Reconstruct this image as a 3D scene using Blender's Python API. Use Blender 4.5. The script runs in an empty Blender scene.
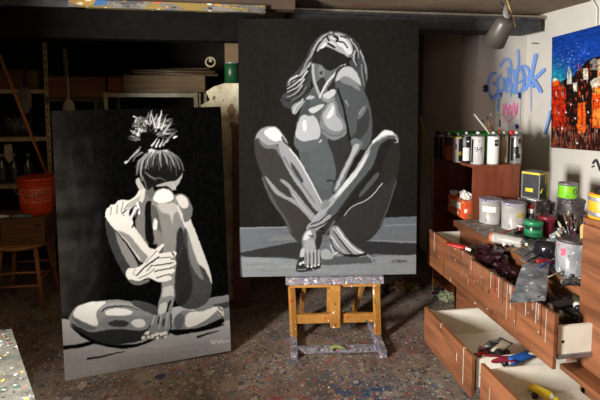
import bpy, bmesh, math, random
import numpy as np
from mathutils import Matrix, Vector
C = bpy.context.scene.collection
PI = math.pi
random.seed(7)
# ------------------------------------------------------------------ camera, light, exposure
F, PITCH, YAW, EYE = 450.0, math.radians(4.5), math.atan(72/450), 1.6
CY = 100 + F*math.tan(PITCH)
cam = bpy.data.objects.new('camera', bpy.data.cameras.new('camera')); C.objects.link(cam)
cam.location = (0, 0, EYE); cam.rotation_euler = (PI/2 - PITCH, 0, -YAW)
cam.data.sensor_width = 36; cam.data.lens = F/600*36; cam.data.shift_y = (CY-200)/600
cam.data.clip_start = .02
bpy.context.scene.camera = cam
W = bpy.data.worlds.new('world'); bpy.context.scene.world = W; W.use_nodes = True
W.node_tree.nodes['Background'].inputs[0].default_value = (1.0, .86, .70, 1)
W.node_tree.nodes['Background'].inputs[1].default_value = .003
# daylight entering through the window in the left wall
WIN = Vector((-1.85, .62, 1.45))
ld = bpy.data.lights.new('window_daylight', 'AREA'); ld.shape = 'RECTANGLE'; ld.size = .8; ld.size_y = .4
ld.energy = 290; ld.color = (1.0, .97, .93)
lo = bpy.data.objects.new('window_daylight', ld); C.objects.link(lo); lo.location = WIN
lo.rotation_euler = (0, math.radians(-92), 0)      # shines towards +x
vs = bpy.context.scene.view_settings
vs.view_transform = 'Standard'; vs.look = 'None'; vs.exposure = 0.35; vs.gamma = 1; vs.use_curve_mapping = False

fh = np.array([math.sin(YAW), math.cos(YAW), 0]); RT = np.array([math.cos(YAW), -math.sin(YAW), 0]); ZZ = np.array([0, 0, 1.])
fw = fh*math.cos(PITCH)-ZZ*math.sin(PITCH); UP = fh*math.sin(PITCH)+ZZ*math.cos(PITCH); EY = np.array([0, 0, EYE])
def at(px, py, z=None, x=None, y=None, D=None):
    r = fw+RT*((px-300)/F)+UP*((CY-py)/F)
    t = (z-EYE)/r[2] if z is not None else x/r[0] if x is not None else y/r[1] if y is not None else D/(r@fh)
    return Vector(EY+r*t)
def proj(P):
    v = P-EY; d = v@fw
    return 300+F*(v@RT)/d, CY-F*(v@UP)/d

# ------------------------------------------------------------------ materials
def lin(c):
    if isinstance(c, (int, float)): c = (c, c, c)
    return tuple((v/255/12.92 if v/255 <= .04045 else ((v/255+.055)/1.055)**2.4) for v in c)
MATS = {}
def base_mat(name):
    m = bpy.data.materials.new(name); m.use_nodes = True
    nt = m.node_tree; return m, nt, nt.nodes['Principled BSDF']
def N(nt, t, **k):
    n = nt.nodes.new(t)
    for a, b in k.items():
        if a in n.inputs: n.inputs[a].default_value = b
        else: setattr(n, a, b)
    return n
def mixc(nt, fac, a, b):
    n = nt.nodes.new('ShaderNodeMix'); n.data_type = 'RGBA'
    for i, v in ((0, fac), (6, a), (7, b)):
        if isinstance(v, bpy.types.NodeSocket): nt.links.new(v, n.inputs[i])
        elif i == 0: n.inputs[0].default_value = v
        else: n.inputs[i].default_value = (*v, 1)
    return n.outputs[2]
def ramp(nt, sock, lo, hi, a=0, b=1):
    n = N(nt, 'ShaderNodeMapRange'); nt.links.new(sock, n.inputs[0])
    n.inputs[1].default_value = lo; n.inputs[2].default_value = hi; n.inputs[3].default_value = a; n.inputs[4].default_value = b
    return n.outputs[0]
def plain(name, c, rough=.6, metal=0, vary=.25, scale=14, bump=.15, spec=.4):
    if name in MATS: return MATS[name]
    m, nt, b = base_mat(name); c = lin(c)
    tc = N(nt, 'ShaderNodeTexCoord'); no = N(nt, 'ShaderNodeTexNoise', Scale=scale, Detail=5.0)
    nt.links.new(tc.outputs['Object'], no.inputs['Vector'])
    f = ramp(nt, no.outputs[0], .35, .68)
    nt.links.new(mixc(nt, f, tuple(v*(1-vary) for v in c), tuple(min(1, v*(1+vary*.6)) for v in c)), b.inputs['Base Color'])
    b.inputs['Roughness'].default_value = rough; b.inputs['Metallic'].default_value = metal; b.inputs['Specular IOR Level'].default_value = spec
    if bump:
        bp = N(nt, 'ShaderNodeBump', Strength=bump, Distance=.01); nt.links.new(no.outputs[0], bp.inputs['Height']); nt.links.new(bp.outputs[0], b.inputs['Normal'])
    MATS[name] = m; return m
def wood(name, a, b_, axis='Z', rough=.45, scale=5, stretch=14, bump=.1):
    if name in MATS: return MATS[name]
    m, nt, b = base_mat(name)
    tc = N(nt, 'ShaderNodeTexCoord'); mp = N(nt, 'ShaderNodeMapping')
    s = [stretch]*3; s['XYZ'.index(axis)] = 1.0; mp.inputs['Scale'].default_value = s
    nt.links.new(tc.outputs['Object'], mp.inputs[0])
    no = N(nt, 'ShaderNodeTexNoise', Scale=scale, Detail=6.0, Distortion=.6); nt.links.new(mp.outputs[0], no.inputs['Vector'])
    f = ramp(nt, no.outputs[0], .36, .64)
    nt.links.new(mixc(nt, f, lin(a), lin(b_)), b.inputs['Base Color']); b.inputs['Roughness'].default_value = rough
    bp = N(nt, 'ShaderNodeBump', Strength=bump, Distance=.004); nt.links.new(no.outputs[0], bp.inputs['Height']); nt.links.new(bp.outputs[0], b.inputs['Normal'])
    MATS[name] = m; return m
def splat(name, base, base2, layers, rough=.6, nscale=5, bump=.3, patches=(), spec=.35):
    """base mottled paint/concrete with flung specks; layers = (scale, radius, share, (colours...), stretch)"""
    if name in MATS: return MATS[name]
    m, nt, b = base_mat(name)
    tc = N(nt, 'ShaderNodeTexCoord'); co = tc.outputs['Object']
    no = N(nt, 'ShaderNodeTexNoise', Scale=nscale, Detail=8.0, Roughness=.65); nt.links.new(co, no.inputs['Vector'])
    col = mixc(nt, ramp(nt, no.outputs[0], .38, .62), lin(base), lin(base2))
    for (loc, rad, c) in patches:
        vm = N(nt, 'ShaderNodeVectorMath', operation='DISTANCE'); nt.links.new(co, vm.inputs[0]); vm.inputs[1].default_value = loc
        f1 = ramp(nt, vm.outputs['Value'], rad, rad*.3)
        n2 = N(nt, 'ShaderNodeTexNoise', Scale=16.0, Detail=6.0); nt.links.new(co, n2.inputs['Vector'])
        mm = N(nt, 'ShaderNodeMath', operation='MULTIPLY'); nt.links.new(f1, mm.inputs[0]); nt.links.new(ramp(nt, n2.outputs[0], .42, .58), mm.inputs[1])
        col = mixc(nt, mm.outputs[0], col, lin(c))
    wn = N(nt, 'ShaderNodeTexNoise', Scale=30.0, Detail=3.0); nt.links.new(co, wn.inputs['Vector'])
    for k, (sc, rad, share, cols, st) in enumerate(layers):
        mp = N(nt, 'ShaderNodeMapping'); mp.inputs['Scale'].default_value = st; mp.inputs['Location'].default_value = (k*3.1, k*1.7, k)
        ad = N(nt, 'ShaderNodeMixRGB'); ad.blend_type = 'ADD'; ad.inputs[0].default_value = .03
        nt.links.new(co, ad.inputs[1]); nt.links.new(wn.outputs[1], ad.inputs[2]); nt.links.new(ad.outputs[0], mp.inputs[0])
        v = N(nt, 'ShaderNodeTexVoronoi', Scale=float(sc)); nt.links.new(mp.outputs[0], v.inputs['Vector'])
        sp = N(nt, 'ShaderNodeSeparateColor'); nt.links.new(v.outputs['Color'], sp.inputs[0])
        rr = N(nt, 'ShaderNodeMath', operation='MULTIPLY'); nt.links.new(sp.outputs[2], rr.inputs[0]); rr.inputs[1].default_value = rad
        lt = N(nt, 'ShaderNodeMath', operation='LESS_THAN'); nt.links.new(v.outputs['Distance'], lt.inputs[0]); nt.links.new(rr.outputs[0], lt.inputs[1])
        l2 = N(nt, 'ShaderNodeMath', operation='LESS_THAN'); nt.links.new(sp.outputs[0], l2.inputs[0]); l2.inputs[1].default_value = share
        mu = N(nt, 'ShaderNodeMath', operation='MULTIPLY'); nt.links.new(lt.outputs[0], mu.inputs[0]); nt.links.new(l2.outputs[0], mu.inputs[1])
        cr = N(nt, 'ShaderNodeValToRGB'); cr.color_ramp.interpolation = 'CONSTANT'; e = cr.color_ramp.elements
        while len(e) < len(cols): e.new(.5)
        for i, c in enumerate(cols): e[i].position = i/len(cols); e[i].color = (*lin(c), 1)
        nt.links.new(sp.outputs[1], cr.inputs[0])
        col = mixc(nt, mu.outputs[0], col, cr.outputs[0])
    nt.links.new(col, b.inputs['Base Color']); b.inputs['Roughness'].default_value = rough; b.inputs['Specular IOR Level'].default_value = spec
    bp = N(nt, 'ShaderNodeBump', Strength=bump, Distance=.01); nt.links.new(no.outputs[0], bp.inputs['Height']); nt.links.new(bp.outputs[0], b.inputs['Normal'])
    MATS[name] = m; return m
def glassy(name, c, rough=.25, alpha=.6):
    if name in MATS: return MATS[name]
    m, nt, b = base_mat(name); c = lin(c)
    b.inputs['Base Color'].default_value = (*c, 1); b.inputs['Roughness'].default_value = rough
    b.inputs['Transmission Weight'].default_value = alpha; b.inputs['IOR'].default_value = 1.35
    MATS[name] = m; return m
def vcol(name, rough=.45, bump=.25, bscale=60):
    m, nt, b = base_mat(name)
    a = N(nt, 'ShaderNodeVertexColor', layer_name='paint'); nt.links.new(a.outputs[0], b.inputs['Base Color']); b.inputs['Roughness'].default_value = rough
    b.inputs['Specular IOR Level'].default_value = .0
    tc = N(nt, 'ShaderNodeTexCoord'); no = N(nt, 'ShaderNodeTexNoise', Scale=bscale, Detail=3.0); nt.links.new(tc.outputs['Object'], no.inputs['Vector'])
    bp = N(nt, 'ShaderNodeBump', Strength=bump, Distance=.002); nt.links.new(no.outputs[0], bp.inputs['Height']); nt.links.new(bp.outputs[0], b.inputs['Normal'])
    return m

# ------------------------------------------------------------------ geometry helpers
I4 = Matrix.Identity(4)
def T(x, y, z): return Matrix.Translation((x, y, z))
def RX(a): return Matrix.Rotation(a, 4, 'X')
def RY(a): return Matrix.Rotation(a, 4, 'Y')
def RZ(a): return Matrix.Rotation(a, 4, 'Z')
class MB:
    def __init__(s): s.v = []; s.f = []; s.sm = []
    def add(s, vs, fs, M=I4, smooth=False):
        o = len(s.v); s.v += [M @ Vector(v) for v in vs]; s.f += [[i+o for i in f] for f in fs]; s.sm += [smooth]*len(fs); return s
    def box(s, a, b, M=I4, bev=0):
        x0, y0, z0 = (min(p, q) for p, q in zip(a, b)); x1, y1, z1 = (max(p, q) for p, q in zip(a, b))
        if not bev:
            return s.add([(x0,y0,z0),(x1,y0,z0),(x1,y1,z0),(x0,y1,z0),(x0,y0,z1),(x1,y0,z1),(x1,y1,z1),(x0,y1,z1)],
                         [[0,3,2,1],[4,5,6,7],[0,1,5,4],[1,2,6,5],[2,3,7,6],[3,0,4,7]], M)
        bm = bmesh.new(); bmesh.ops.create_cube(bm, size=1, matrix=T((x0+x1)/2, (y0+y1)/2, (z0+z1)/2) @ Matrix.Diagonal((x1-x0, y1-y0, z1-z0, 1)))
        bmesh.ops.bevel(bm, geom=bm.edges[:], offset=bev, segments=2, affect='EDGES', profile=.6)
        bm.verts.index_update(); s.add([v.co.copy() for v in bm.verts], [[v.index for v in f.verts] for f in bm.faces], M); bm.free(); return s
    def lathe(s, prof, M=I4, n=20, wob=0, smooth=True):
        vs = []; fs = []
        for (r, z) in prof:
            for k in range(n):
                a = 2*PI*k/n; q = r*(1+wob*random.uniform(-1, 1)); vs.append((q*math.cos(a), q*math.sin(a), z))
        for j in range(len(prof)-1):
            for k in range(n):
                k2 = (k+1) % n; fs.append([j*n+k, j*n+k2, (j+1)*n+k2, (j+1)*n+k])
        if prof[0][0] > 1e-5: fs.append([k for k in range(n)][::-1])
        if prof[-1][0] > 1e-5: fs.append([(len(prof)-1)*n+k for k in range(n)])
        return s.add(vs, fs, M, smooth)
    def bar(s, p, q, r, n=8, r2=None, smooth=True):
        p, q = Vector(p), Vector(q); d = q-p; M = T(*p) @ d.to_track_quat('Z', 'Y').to_matrix().to_4x4()
        return s.lathe([(r, 0), (r2 if r2 is not None else r, d.length)], M, n, smooth=smooth)
    def beam(s, p, q, w, h, bev=0):
        p, q = Vector(p), Vector(q); d = q-p; M = T(*p) @ d.to_track_quat('Z', 'Y').to_matrix().to_4x4()
        return s.box((-w/2, -h/2, 0), (w/2, h/2, d.length), M, bev)
    def tube(s, pts, r, n=8):
        pts = [Vector(p) for p in pts]; rs = r if isinstance(r, (list, tuple)) else [r]*len(pts); vs = []; fs = []
        for i, p in enumerate(pts):
            d = (pts[min(i+1, len(pts)-1)]-pts[max(i-1, 0)]).normalized(); q = d.to_track_quat('Z', 'Y')
            for k in range(n): vs.append(p + q @ Vector((rs[i]*math.cos(2*PI*k/n), rs[i]*math.sin(2*PI*k/n), 0)))
        for i in range(len(pts)-1):
            for k in range(n): fs.append([i*n+k, i*n+(k+1) % n, (i+1)*n+(k+1) % n, (i+1)*n+k])
        fs += [list(range(n))[::-1], [(len(pts)-1)*n+k for k in range(n)]]
        return s.add(vs, fs, I4, True)
    def build(s, name, m, parent=None, loc=None):
        me = bpy.data.meshes.new(name); me.from_pydata([tuple(v) for v in s.v], [], s.f); me.materials.append(m)
        me.polygons.foreach_set('use_smooth', s.sm); me.update()
        bm = bmesh.new(); bm.from_mesh(me); bmesh.ops.recalc_face_normals(bm, faces=bm.faces[:]); bm.to_mesh(me); bm.free()
        o = bpy.data.objects.new(name, me); C.objects.link(o)
        if parent is not None: o.parent = parent
        if loc is not None: o.location = loc
        return o
def tag(o, label, cat=None, group=None, kind=None):
    o['label'] = label
    if cat: o['category'] = cat
    if group: o['group'] = group
    if kind: o['kind'] = kind
    return o
def thing(name, label, cat, loc=(0, 0, 0), rotz=0, group=None, rot=None):
    o = bpy.data.objects.new(name, None); C.objects.link(o); o.empty_display_size = .05
    o.location = loc; o.rotation_euler = rot or (0, 0, rotz); return tag(o, label, cat, group)
def struct(name, mb, m):
    o = mb.build(name, m); o['kind'] = 'structure'; return o
def copy_tree(o, parent=None):
    c = o.copy(); C.objects.link(c)
    if parent is not None: c.parent = parent
    for ch in list(o.children): copy_tree(ch, c)
    return c
def grain(M, amp, verts):
    return [v+Vector((random.uniform(-amp, amp),)*3) for v in verts]
def text_verts(txt, size):
    cu = bpy.data.curves.new('t', 'FONT'); cu.body = txt; cu.size = size; cu.align_x = 'CENTER'; cu.align_y = 'CENTER'; cu.resolution_u = 3
    o = bpy.data.objects.new('t', cu); C.objects.link(o); dg = bpy.context.evaluated_depsgraph_get()
    me = bpy.data.meshes.new_from_object(o.evaluated_get(dg)); v = [tuple(x.co) for x in me.vertices]; f = [list(p.vertices) for p in me.polygons]
    bpy.data.objects.remove(o); bpy.data.curves.remove(cu); bpy.data.meshes.remove(me); return v, f
def text_on_cyl(txt, size, r, ang, z, m, name, parent):
    v, f = text_verts(txt, size)
    vs = [((r)*math.cos(ang+x/r), (r)*math.sin(ang+x/r), z+y) for x, y, _ in v]
    return MB().add(vs, f).build(name, m, parent)
def text_flat(txt, size, M, m, name, parent):
    v, f = text_verts(txt, size); return MB().add(v, f, M).build(name, m, parent)
FACE = -PI/2 - YAW - .25           # direction on an upright cylinder that faces the camera (about)

# ------------------------------------------------------------------ painter: rasterise brush shapes into a canvas colour grid
def catmull(P, n=5, closed=True):
    P = [np.array(p, float) for p in P]; L = len(P); out = []
    rng = range(L) if closed else range(L-1)
    for i in rng:
        g = (lambda k: P[k % L]) if closed else (lambda k: P[min(max(k, 0), L-1)])
        a, b, c, d = g(i-1), g(i), g(i+1), g(i+2)
        for k in range(n):
            t = k/n; out.append(.5*((2*b)+(-a+c)*t+(2*a-5*b+4*c-d)*t*t+(-a+3*b-3*c+d)*t**3))
    if not closed: out.append(P[-1])
    return np.array(out)
class Art:
    def __init__(s, X, Y, bg, warp=.32):
        X = X+(vnoise(X.shape, (70, 50), 31)-.5)*2*warp+(vnoise(X.shape, (160, 120), 33)-.5)*warp; Y = Y+(vnoise(X.shape, (60, 60), 32)-.5)*2*warp+(vnoise(X.shape, (150, 130), 34)-.5)*warp
        s.X, s.Y = X, Y; s.c = np.zeros(X.shape+(3,)); s.c[:] = np.array(bg if isinstance(bg, tuple) else (bg,)*3, float)
    def put(s, m, a, col):
        col = np.array(col if isinstance(col, tuple) else (col,)*3, float); a = a[..., None]; s.c[m] = s.c[m]*(1-a)+col*a
    def segd(s, x, y, A, B):
        d = B-A; L = (d@d)+1e-9; t = np.clip(((x-A[0])*d[0]+(y-A[1])*d[1])/L, 0, 1); return np.hypot(x-A[0]-t*d[0], y-A[1]-t*d[1]), t
    def poly(s, P, col, soft=.7, sm=True, op=1):
        Q = catmull(P, 4) if sm else np.array(P, float); lo = Q.min(0)-2-soft; hi = Q.max(0)+2+soft
        m = (s.X > lo[0]) & (s.X < hi[0]) & (s.Y > lo[1]) & (s.Y < hi[1]); x, y = s.X[m], s.Y[m]
        if not x.size: return
        ins = np.zeros(x.shape, bool); dist = np.full(x.shape, 1e9)
        for i in range(len(Q)):
            A, B = Q[i], Q[(i+1) % len(Q)]
            cr = ((A[1] > y) != (B[1] > y)) & (x < (B[0]-A[0])*(y-A[1])/((B[1]-A[1]) or 1e-9)+A[0]); ins ^= cr
            dist = np.minimum(dist, s.segd(x, y, A, B)[0])
        s.put(m, np.clip(.5+np.where(ins, dist, -dist)/soft, 0, 1)*op, col)
    def line(s, P, w, col, w2=None, sm=True, op=1, soft=.6):
        Q = catmull(P, 4, False) if sm and len(P) > 2 else np.array(P, float); w2 = w if w2 is None else w2; mw = max(w, w2)+2
        lo = Q.min(0)-mw; hi = Q.max(0)+mw; m = (s.X > lo[0]) & (s.X < hi[0]) & (s.Y > lo[1]) & (s.Y < hi[1]); x, y = s.X[m], s.Y[m]
        if not x.size: return
        a = np.zeros(x.shape); n = len(Q)-1
        for i in range(n):
            d, t = s.segd(x, y, Q[i], Q[i+1]); ww = w+(w2-w)*(i+t)/n; a = np.maximum(a, np.clip(.5+(ww/2-d)/soft, 0, 1))
        s.put(m, a*op, col)
def vnoise(shape, cells, seed):
    r = np.random.default_rng(seed); g = r.random((cells[0]+2, cells[1]+2))
    yy = np.linspace(0, cells[0], shape[0]); xx = np.linspace(0, cells[1], shape[1]); i = yy.astype(int); j = xx.astype(int); fy = (yy-i)[:, None]; fx = (xx-j)[None]
    fy = fy*fy*(3-2*fy); fx = fx*fx*(3-2*fx)
    return (g[np.ix_(i, j)]*(1-fy)*(1-fx)+g[np.ix_(i+1, j)]*fy*(1-fx)+g[np.ix_(i, j+1)]*(1-fy)*fx+g[np.ix_(i+1, j+1)]*fy*fx)
def homography(uv, px):
    A = []
    for (u, v), (x, y) in zip(uv, px):
        A += [[u, v, 1, 0, 0, 0, -u*x, -v*x, -x], [0, 0, 0, u, v, 1, -u*y, -v*y, -y]]
    return np.linalg.svd(np.array(A))[2][-1].reshape(3, 3)
def canvas_grid(w, h, nx, ny):
    u = np.linspace(0, 1, nx); v = np.linspace(0, 1, ny); return np.meshgrid(u, v)
def paint_sheet(name, w, h, U, V, rgb, mat_, parent, value=1.0):
    """painted front of a canvas, local plane x=0..w, z=0..h, facing -y"""
    ny, nx = U.shape; co = np.zeros((ny*nx, 3)); co[:, 0] = (U*w).ravel(); co[:, 2] = (V*h).ravel()
    idx = np.arange(ny*nx).reshape(ny, nx); q = np.stack([idx[:-1, :-1], idx[:-1, 1:], idx[1:, 1:], idx[1:, :-1]], -1).reshape(-1, 4)
    me = bpy.data.meshes.new(name); me.vertices.add(len(co)); me.vertices.foreach_set('co', co.ravel())
    me.loops.add(q.size); me.loops.foreach_set('vertex_index', q.ravel()); me.polygons.add(len(q))
    me.polygons.foreach_set('loop_start', np.arange(len(q))*4); me.polygons.foreach_set('loop_total', np.full(len(q), 4)); me.update(); me.validate()
    s = np.clip(rgb, 0, 255)/255; l = np.where(s <= .04045, s/12.92, ((s+.055)/1.055)**2.4)*value
    at_ = me.color_attributes.new('paint', 'FLOAT_COLOR', 'POINT'); at_.data.foreach_set('color', np.concatenate([l.reshape(-1, 3), np.ones((len(co), 1))], 1).ravel())
    me.materials.append(mat_); o = bpy.data.objects.new(name, me); C.objects.link(o); o.parent = parent; return o
# ------------------------------------------------------------------ the room
CONC = splat('painted_concrete_floor', (88, 78, 68), (134, 120, 106), [
    (17, .8, .5, ((84, 76, 68), (146, 134, 120), (124, 94, 82), (96, 100, 104), (112, 98, 84)), (1, 1, 1)),
    (52, .6, .5, ((150, 144, 134), (60, 74, 96), (140, 62, 50), (54, 50, 48), (136, 120, 98), (60, 56, 52)), (1, 1, 1)),
    (130, .6, .5, ((200, 195, 185), (160, 50, 44), (70, 95, 140), (170, 155, 130), (40, 38, 36), (50, 46, 44), (130, 120, 110)), (1, 1, 1)), (33, .3, .12, ((225, 220, 210), (190, 40, 34), (60, 100, 170)), (1, 1, 1)),
    (9, .36, .16, ((96, 42, 36), (44, 58, 76), (130, 122, 110)), (1, 1, 1)),
    ], rough=.55, nscale=3.2, bump=.35, patches=[((.72, 2.22, 0), .42, (40, 62, 88)), ((1.0, 2.75, 0), .5, (104, 78, 68)), ((.25, 2.1, 0), .35, (122, 56, 48)), ((-.9, 2.25, 0), .3, (36, 62, 96)), ((-.3, 2.0, 0), .4, (60, 74, 92))])
struct('floor', MB().box((-3.2, -1.2, -.06), (2.75, 5.5, 0)), CONC)
CEIL = splat('rough_plaster_ceiling', (118, 102, 82), (142, 124, 100), [(3, .3, .25, ((150, 70, 60), (120, 108, 92)), (1, 3, 1))], nscale=2.5, bump=.4, rough=.9)
struct('ceiling', MB().box((-3.2, -1.2, 2.31), (2.75, 5.5, 2.40)), CEIL)
PLAS = plain('off_white_plaster', (204, 199, 190), rough=.85, vary=.07, scale=2.6, bump=.25)
BRPL = splat('stained_brown_plaster', (128, 108, 86), (168, 148, 122), [(5, .35, .3, ((96, 70, 50), (150, 120, 90)), (1, 1, 1))], nscale=3, rough=.9)
DARK = plain('dark_brown_wall', (46, 38, 30), rough=.95, vary=.35, scale=4)  # dark brown with random mottling
struct('wall_right', MB().box((2.59, -1.2, 0), (2.74, 4.6, 2.31)), PLAS)
struct('wall_back', MB().box((2.13, 3.62, 0), (2.59, 4.6, 2.31)).box((2.03, 3.72, 0), (2.13, 4.6, 2.31)).lathe([(.1, 0), (.1, 2.31)], T(2.13, 3.72, 0), 40), PLAS)  # rounded left end shaped to give the shadow a soft edge
struct('wall_shade_recess', MB().box((-.02, 4.5, 0), (2.1, 4.62, 2.31)).box((-.02, 3.76, 0), (.12, 4.5, 2.31)), plain('shade_brown_plaster', (112, 90, 66), rough=.95, vary=.2, scale=3))  # recess and dark brown plaster added in place of the tall canvas's shadow
# pillar at the end of the back wall, crumbling plaster, with a dark recess left of it
mb = MB()
prof = [(-.17, 0), (-.18, .5), (-.16, 1.0), (-.19, 1.3), (-.17, 1.48), (-.20, 1.56), (-.13, 1.60), (-.16, 1.66), (-.10, 1.70), (-.02, 1.725), (.14, 1.725), (.14, 0)]; L_ = len(prof)
mb.add([(x, 3.42, z) for x, z in prof]+[(x, 3.75, z) for x, z in prof], [list(range(L_))]+[[L_+i for i in range(L_)][::-1]]+[[i, L_+i, L_+(i+1) % L_, (i+1) % L_] for i in range(L_)])
PIL = splat('crumbling_plaster', (150, 140, 112), (192, 184, 158), [(6, .42, .35, ((92, 66, 44), (120, 96, 70), (200, 194, 170)), (1, 1, .6)), (14, .4, .3, ((80, 56, 38), (110, 90, 66)), (1, 1, 1))], nscale=7, rough=.9, bump=.6)
struct('wall_center', mb, PIL)
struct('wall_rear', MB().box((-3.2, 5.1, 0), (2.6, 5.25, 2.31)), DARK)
mb = MB().box((-3.2, 2.3, 0), (-3.05, 5.2, 2.31)).box((-3.2, 2.2, 0), (-1.98, 2.3, 2.31)).box((-2.1, 1.12, 0), (-1.98, 2.3, 2.31)).box((-2.1, -1.2, 0), (-1.98, .12, 2.31)).box((-2.1, .12, 0), (-1.98, 1.12, .95)).box((-2.1, .12, 2.1), (-1.98, 1.12, 2.31)).box((-1.98, 1.15, 0), (-1.66, 1.4, 2.31))  # last box: unseen pilaster added to keep window light off the left racks
struct('wall_left', mb, BRPL)
# the window the daylight enters by
wm = MB()
for a, b in (((-2.08, .12, .95), (-2.0, 1.12, 1.0)), ((-2.08, .12, 2.05), (-2.0, 1.12, 2.1)), ((-2.08, .12, .95), (-2.0, .17, 2.1)), ((-2.08, 1.07, .95), (-2.0, 1.12, 2.1)), ((-2.08, .60, 1.0), (-2.02, .64, 2.05))): wm.box(a, b)
WN = struct('window_1', wm, plain('old_window_paint', (190, 186, 176)))
MB().box((-2.06, .17, 1.0), (-2.055, 1.07, 2.05)).build('window_pane', glassy('window_glass', (235, 240, 245), .05, .95), WN)
# beams under the ceiling
struct('trim_1', MB().box((-3.0, 3.02, 2.20), (.45, 3.12, 2.31)), plain('brown_beam_paint', (66, 52, 38), rough=.8, scale=6))
STR = splat('paint_crusted_lip', (70, 66, 60), (112, 106, 98), [
    (9, 1.2, .8, ((160, 120, 40), (110, 98, 50), (36, 90, 140), (60, 60, 62), (130, 124, 76), (120, 100, 44), (110, 98, 50), (170, 80, 30)), (.7, 3, 3)),
    (22, .5, .5, ((200, 196, 180), (220, 160, 40), (50, 100, 160), (40, 36, 34)), (1, 2, 2))], nscale=9)
struct('trim_2', MB().box((-3.0, 2.985, 2.165), (-.86, 3.04, 2.205)), plain('dark_steel_lip', (60, 62, 66), rough=.35))
struct('trim_3', MB().box((-.95, 2.975, 2.165), (.25, 3.04, 2.212)), STR)
BEAM = plain('dark_beam_steel', (14, 12, 11), rough=.8, vary=.3, spec=.05)
struct('trim_4', MB().box((-3.0, 3.02, 1.985), (.2, 3.14, 2.18)), BEAM)
mb = MB().box((.45, 3.36, 2.155), (2.52, 3.62, 2.24)).box((.45, 3.34, 2.24), (2.50, 3.62, 2.26))
struct('trim_5', mb, plain('flaking_dark_paint', (58, 58, 60), rough=.7, vary=.4, scale=22, bump=.5))
struct('trim_6', MB().box((.45, 3.38, 2.26), (2.59, 3.62, 2.285)), plain('grey_plaster_strip', (140, 130, 114), rough=.9))

# ------------------------------------------------------------------ the two large figure canvases
BLACKC = plain('black_canvas_edge', (20, 20, 20), rough=.6)
RAWW = wood('raw_stretcher_pine', (150, 116, 74), (180, 146, 98), 'Z')
def place(o, a, u, up):
    u = Vector(u).normalized(); up = Vector(up).normalized(); y = up.cross(u)
    o.matrix_world = Matrix((( u.x, y.x, up.x, a[0]), (u.y, y.y, up.y, a[1]), (u.z, y.z, up.z, a[2]), (0, 0, 0, 1)))
def bars(w, h, d, root):
    for a, b in (((.004, .006, .004), (.05, d, h-.004)), ((w-.05, .006, .004), (w-.004, d, h-.004)), ((.05, .006, .004), (w-.05, d, .05)), ((.05, .006, h-.05), (w-.05, d, h-.004)), ((.05, .012, h/2-.02), (w-.05, d-.004, h/2+.02))):
        MB().box(a, b).build('stretcher_bar', RAWW, root)

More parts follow.
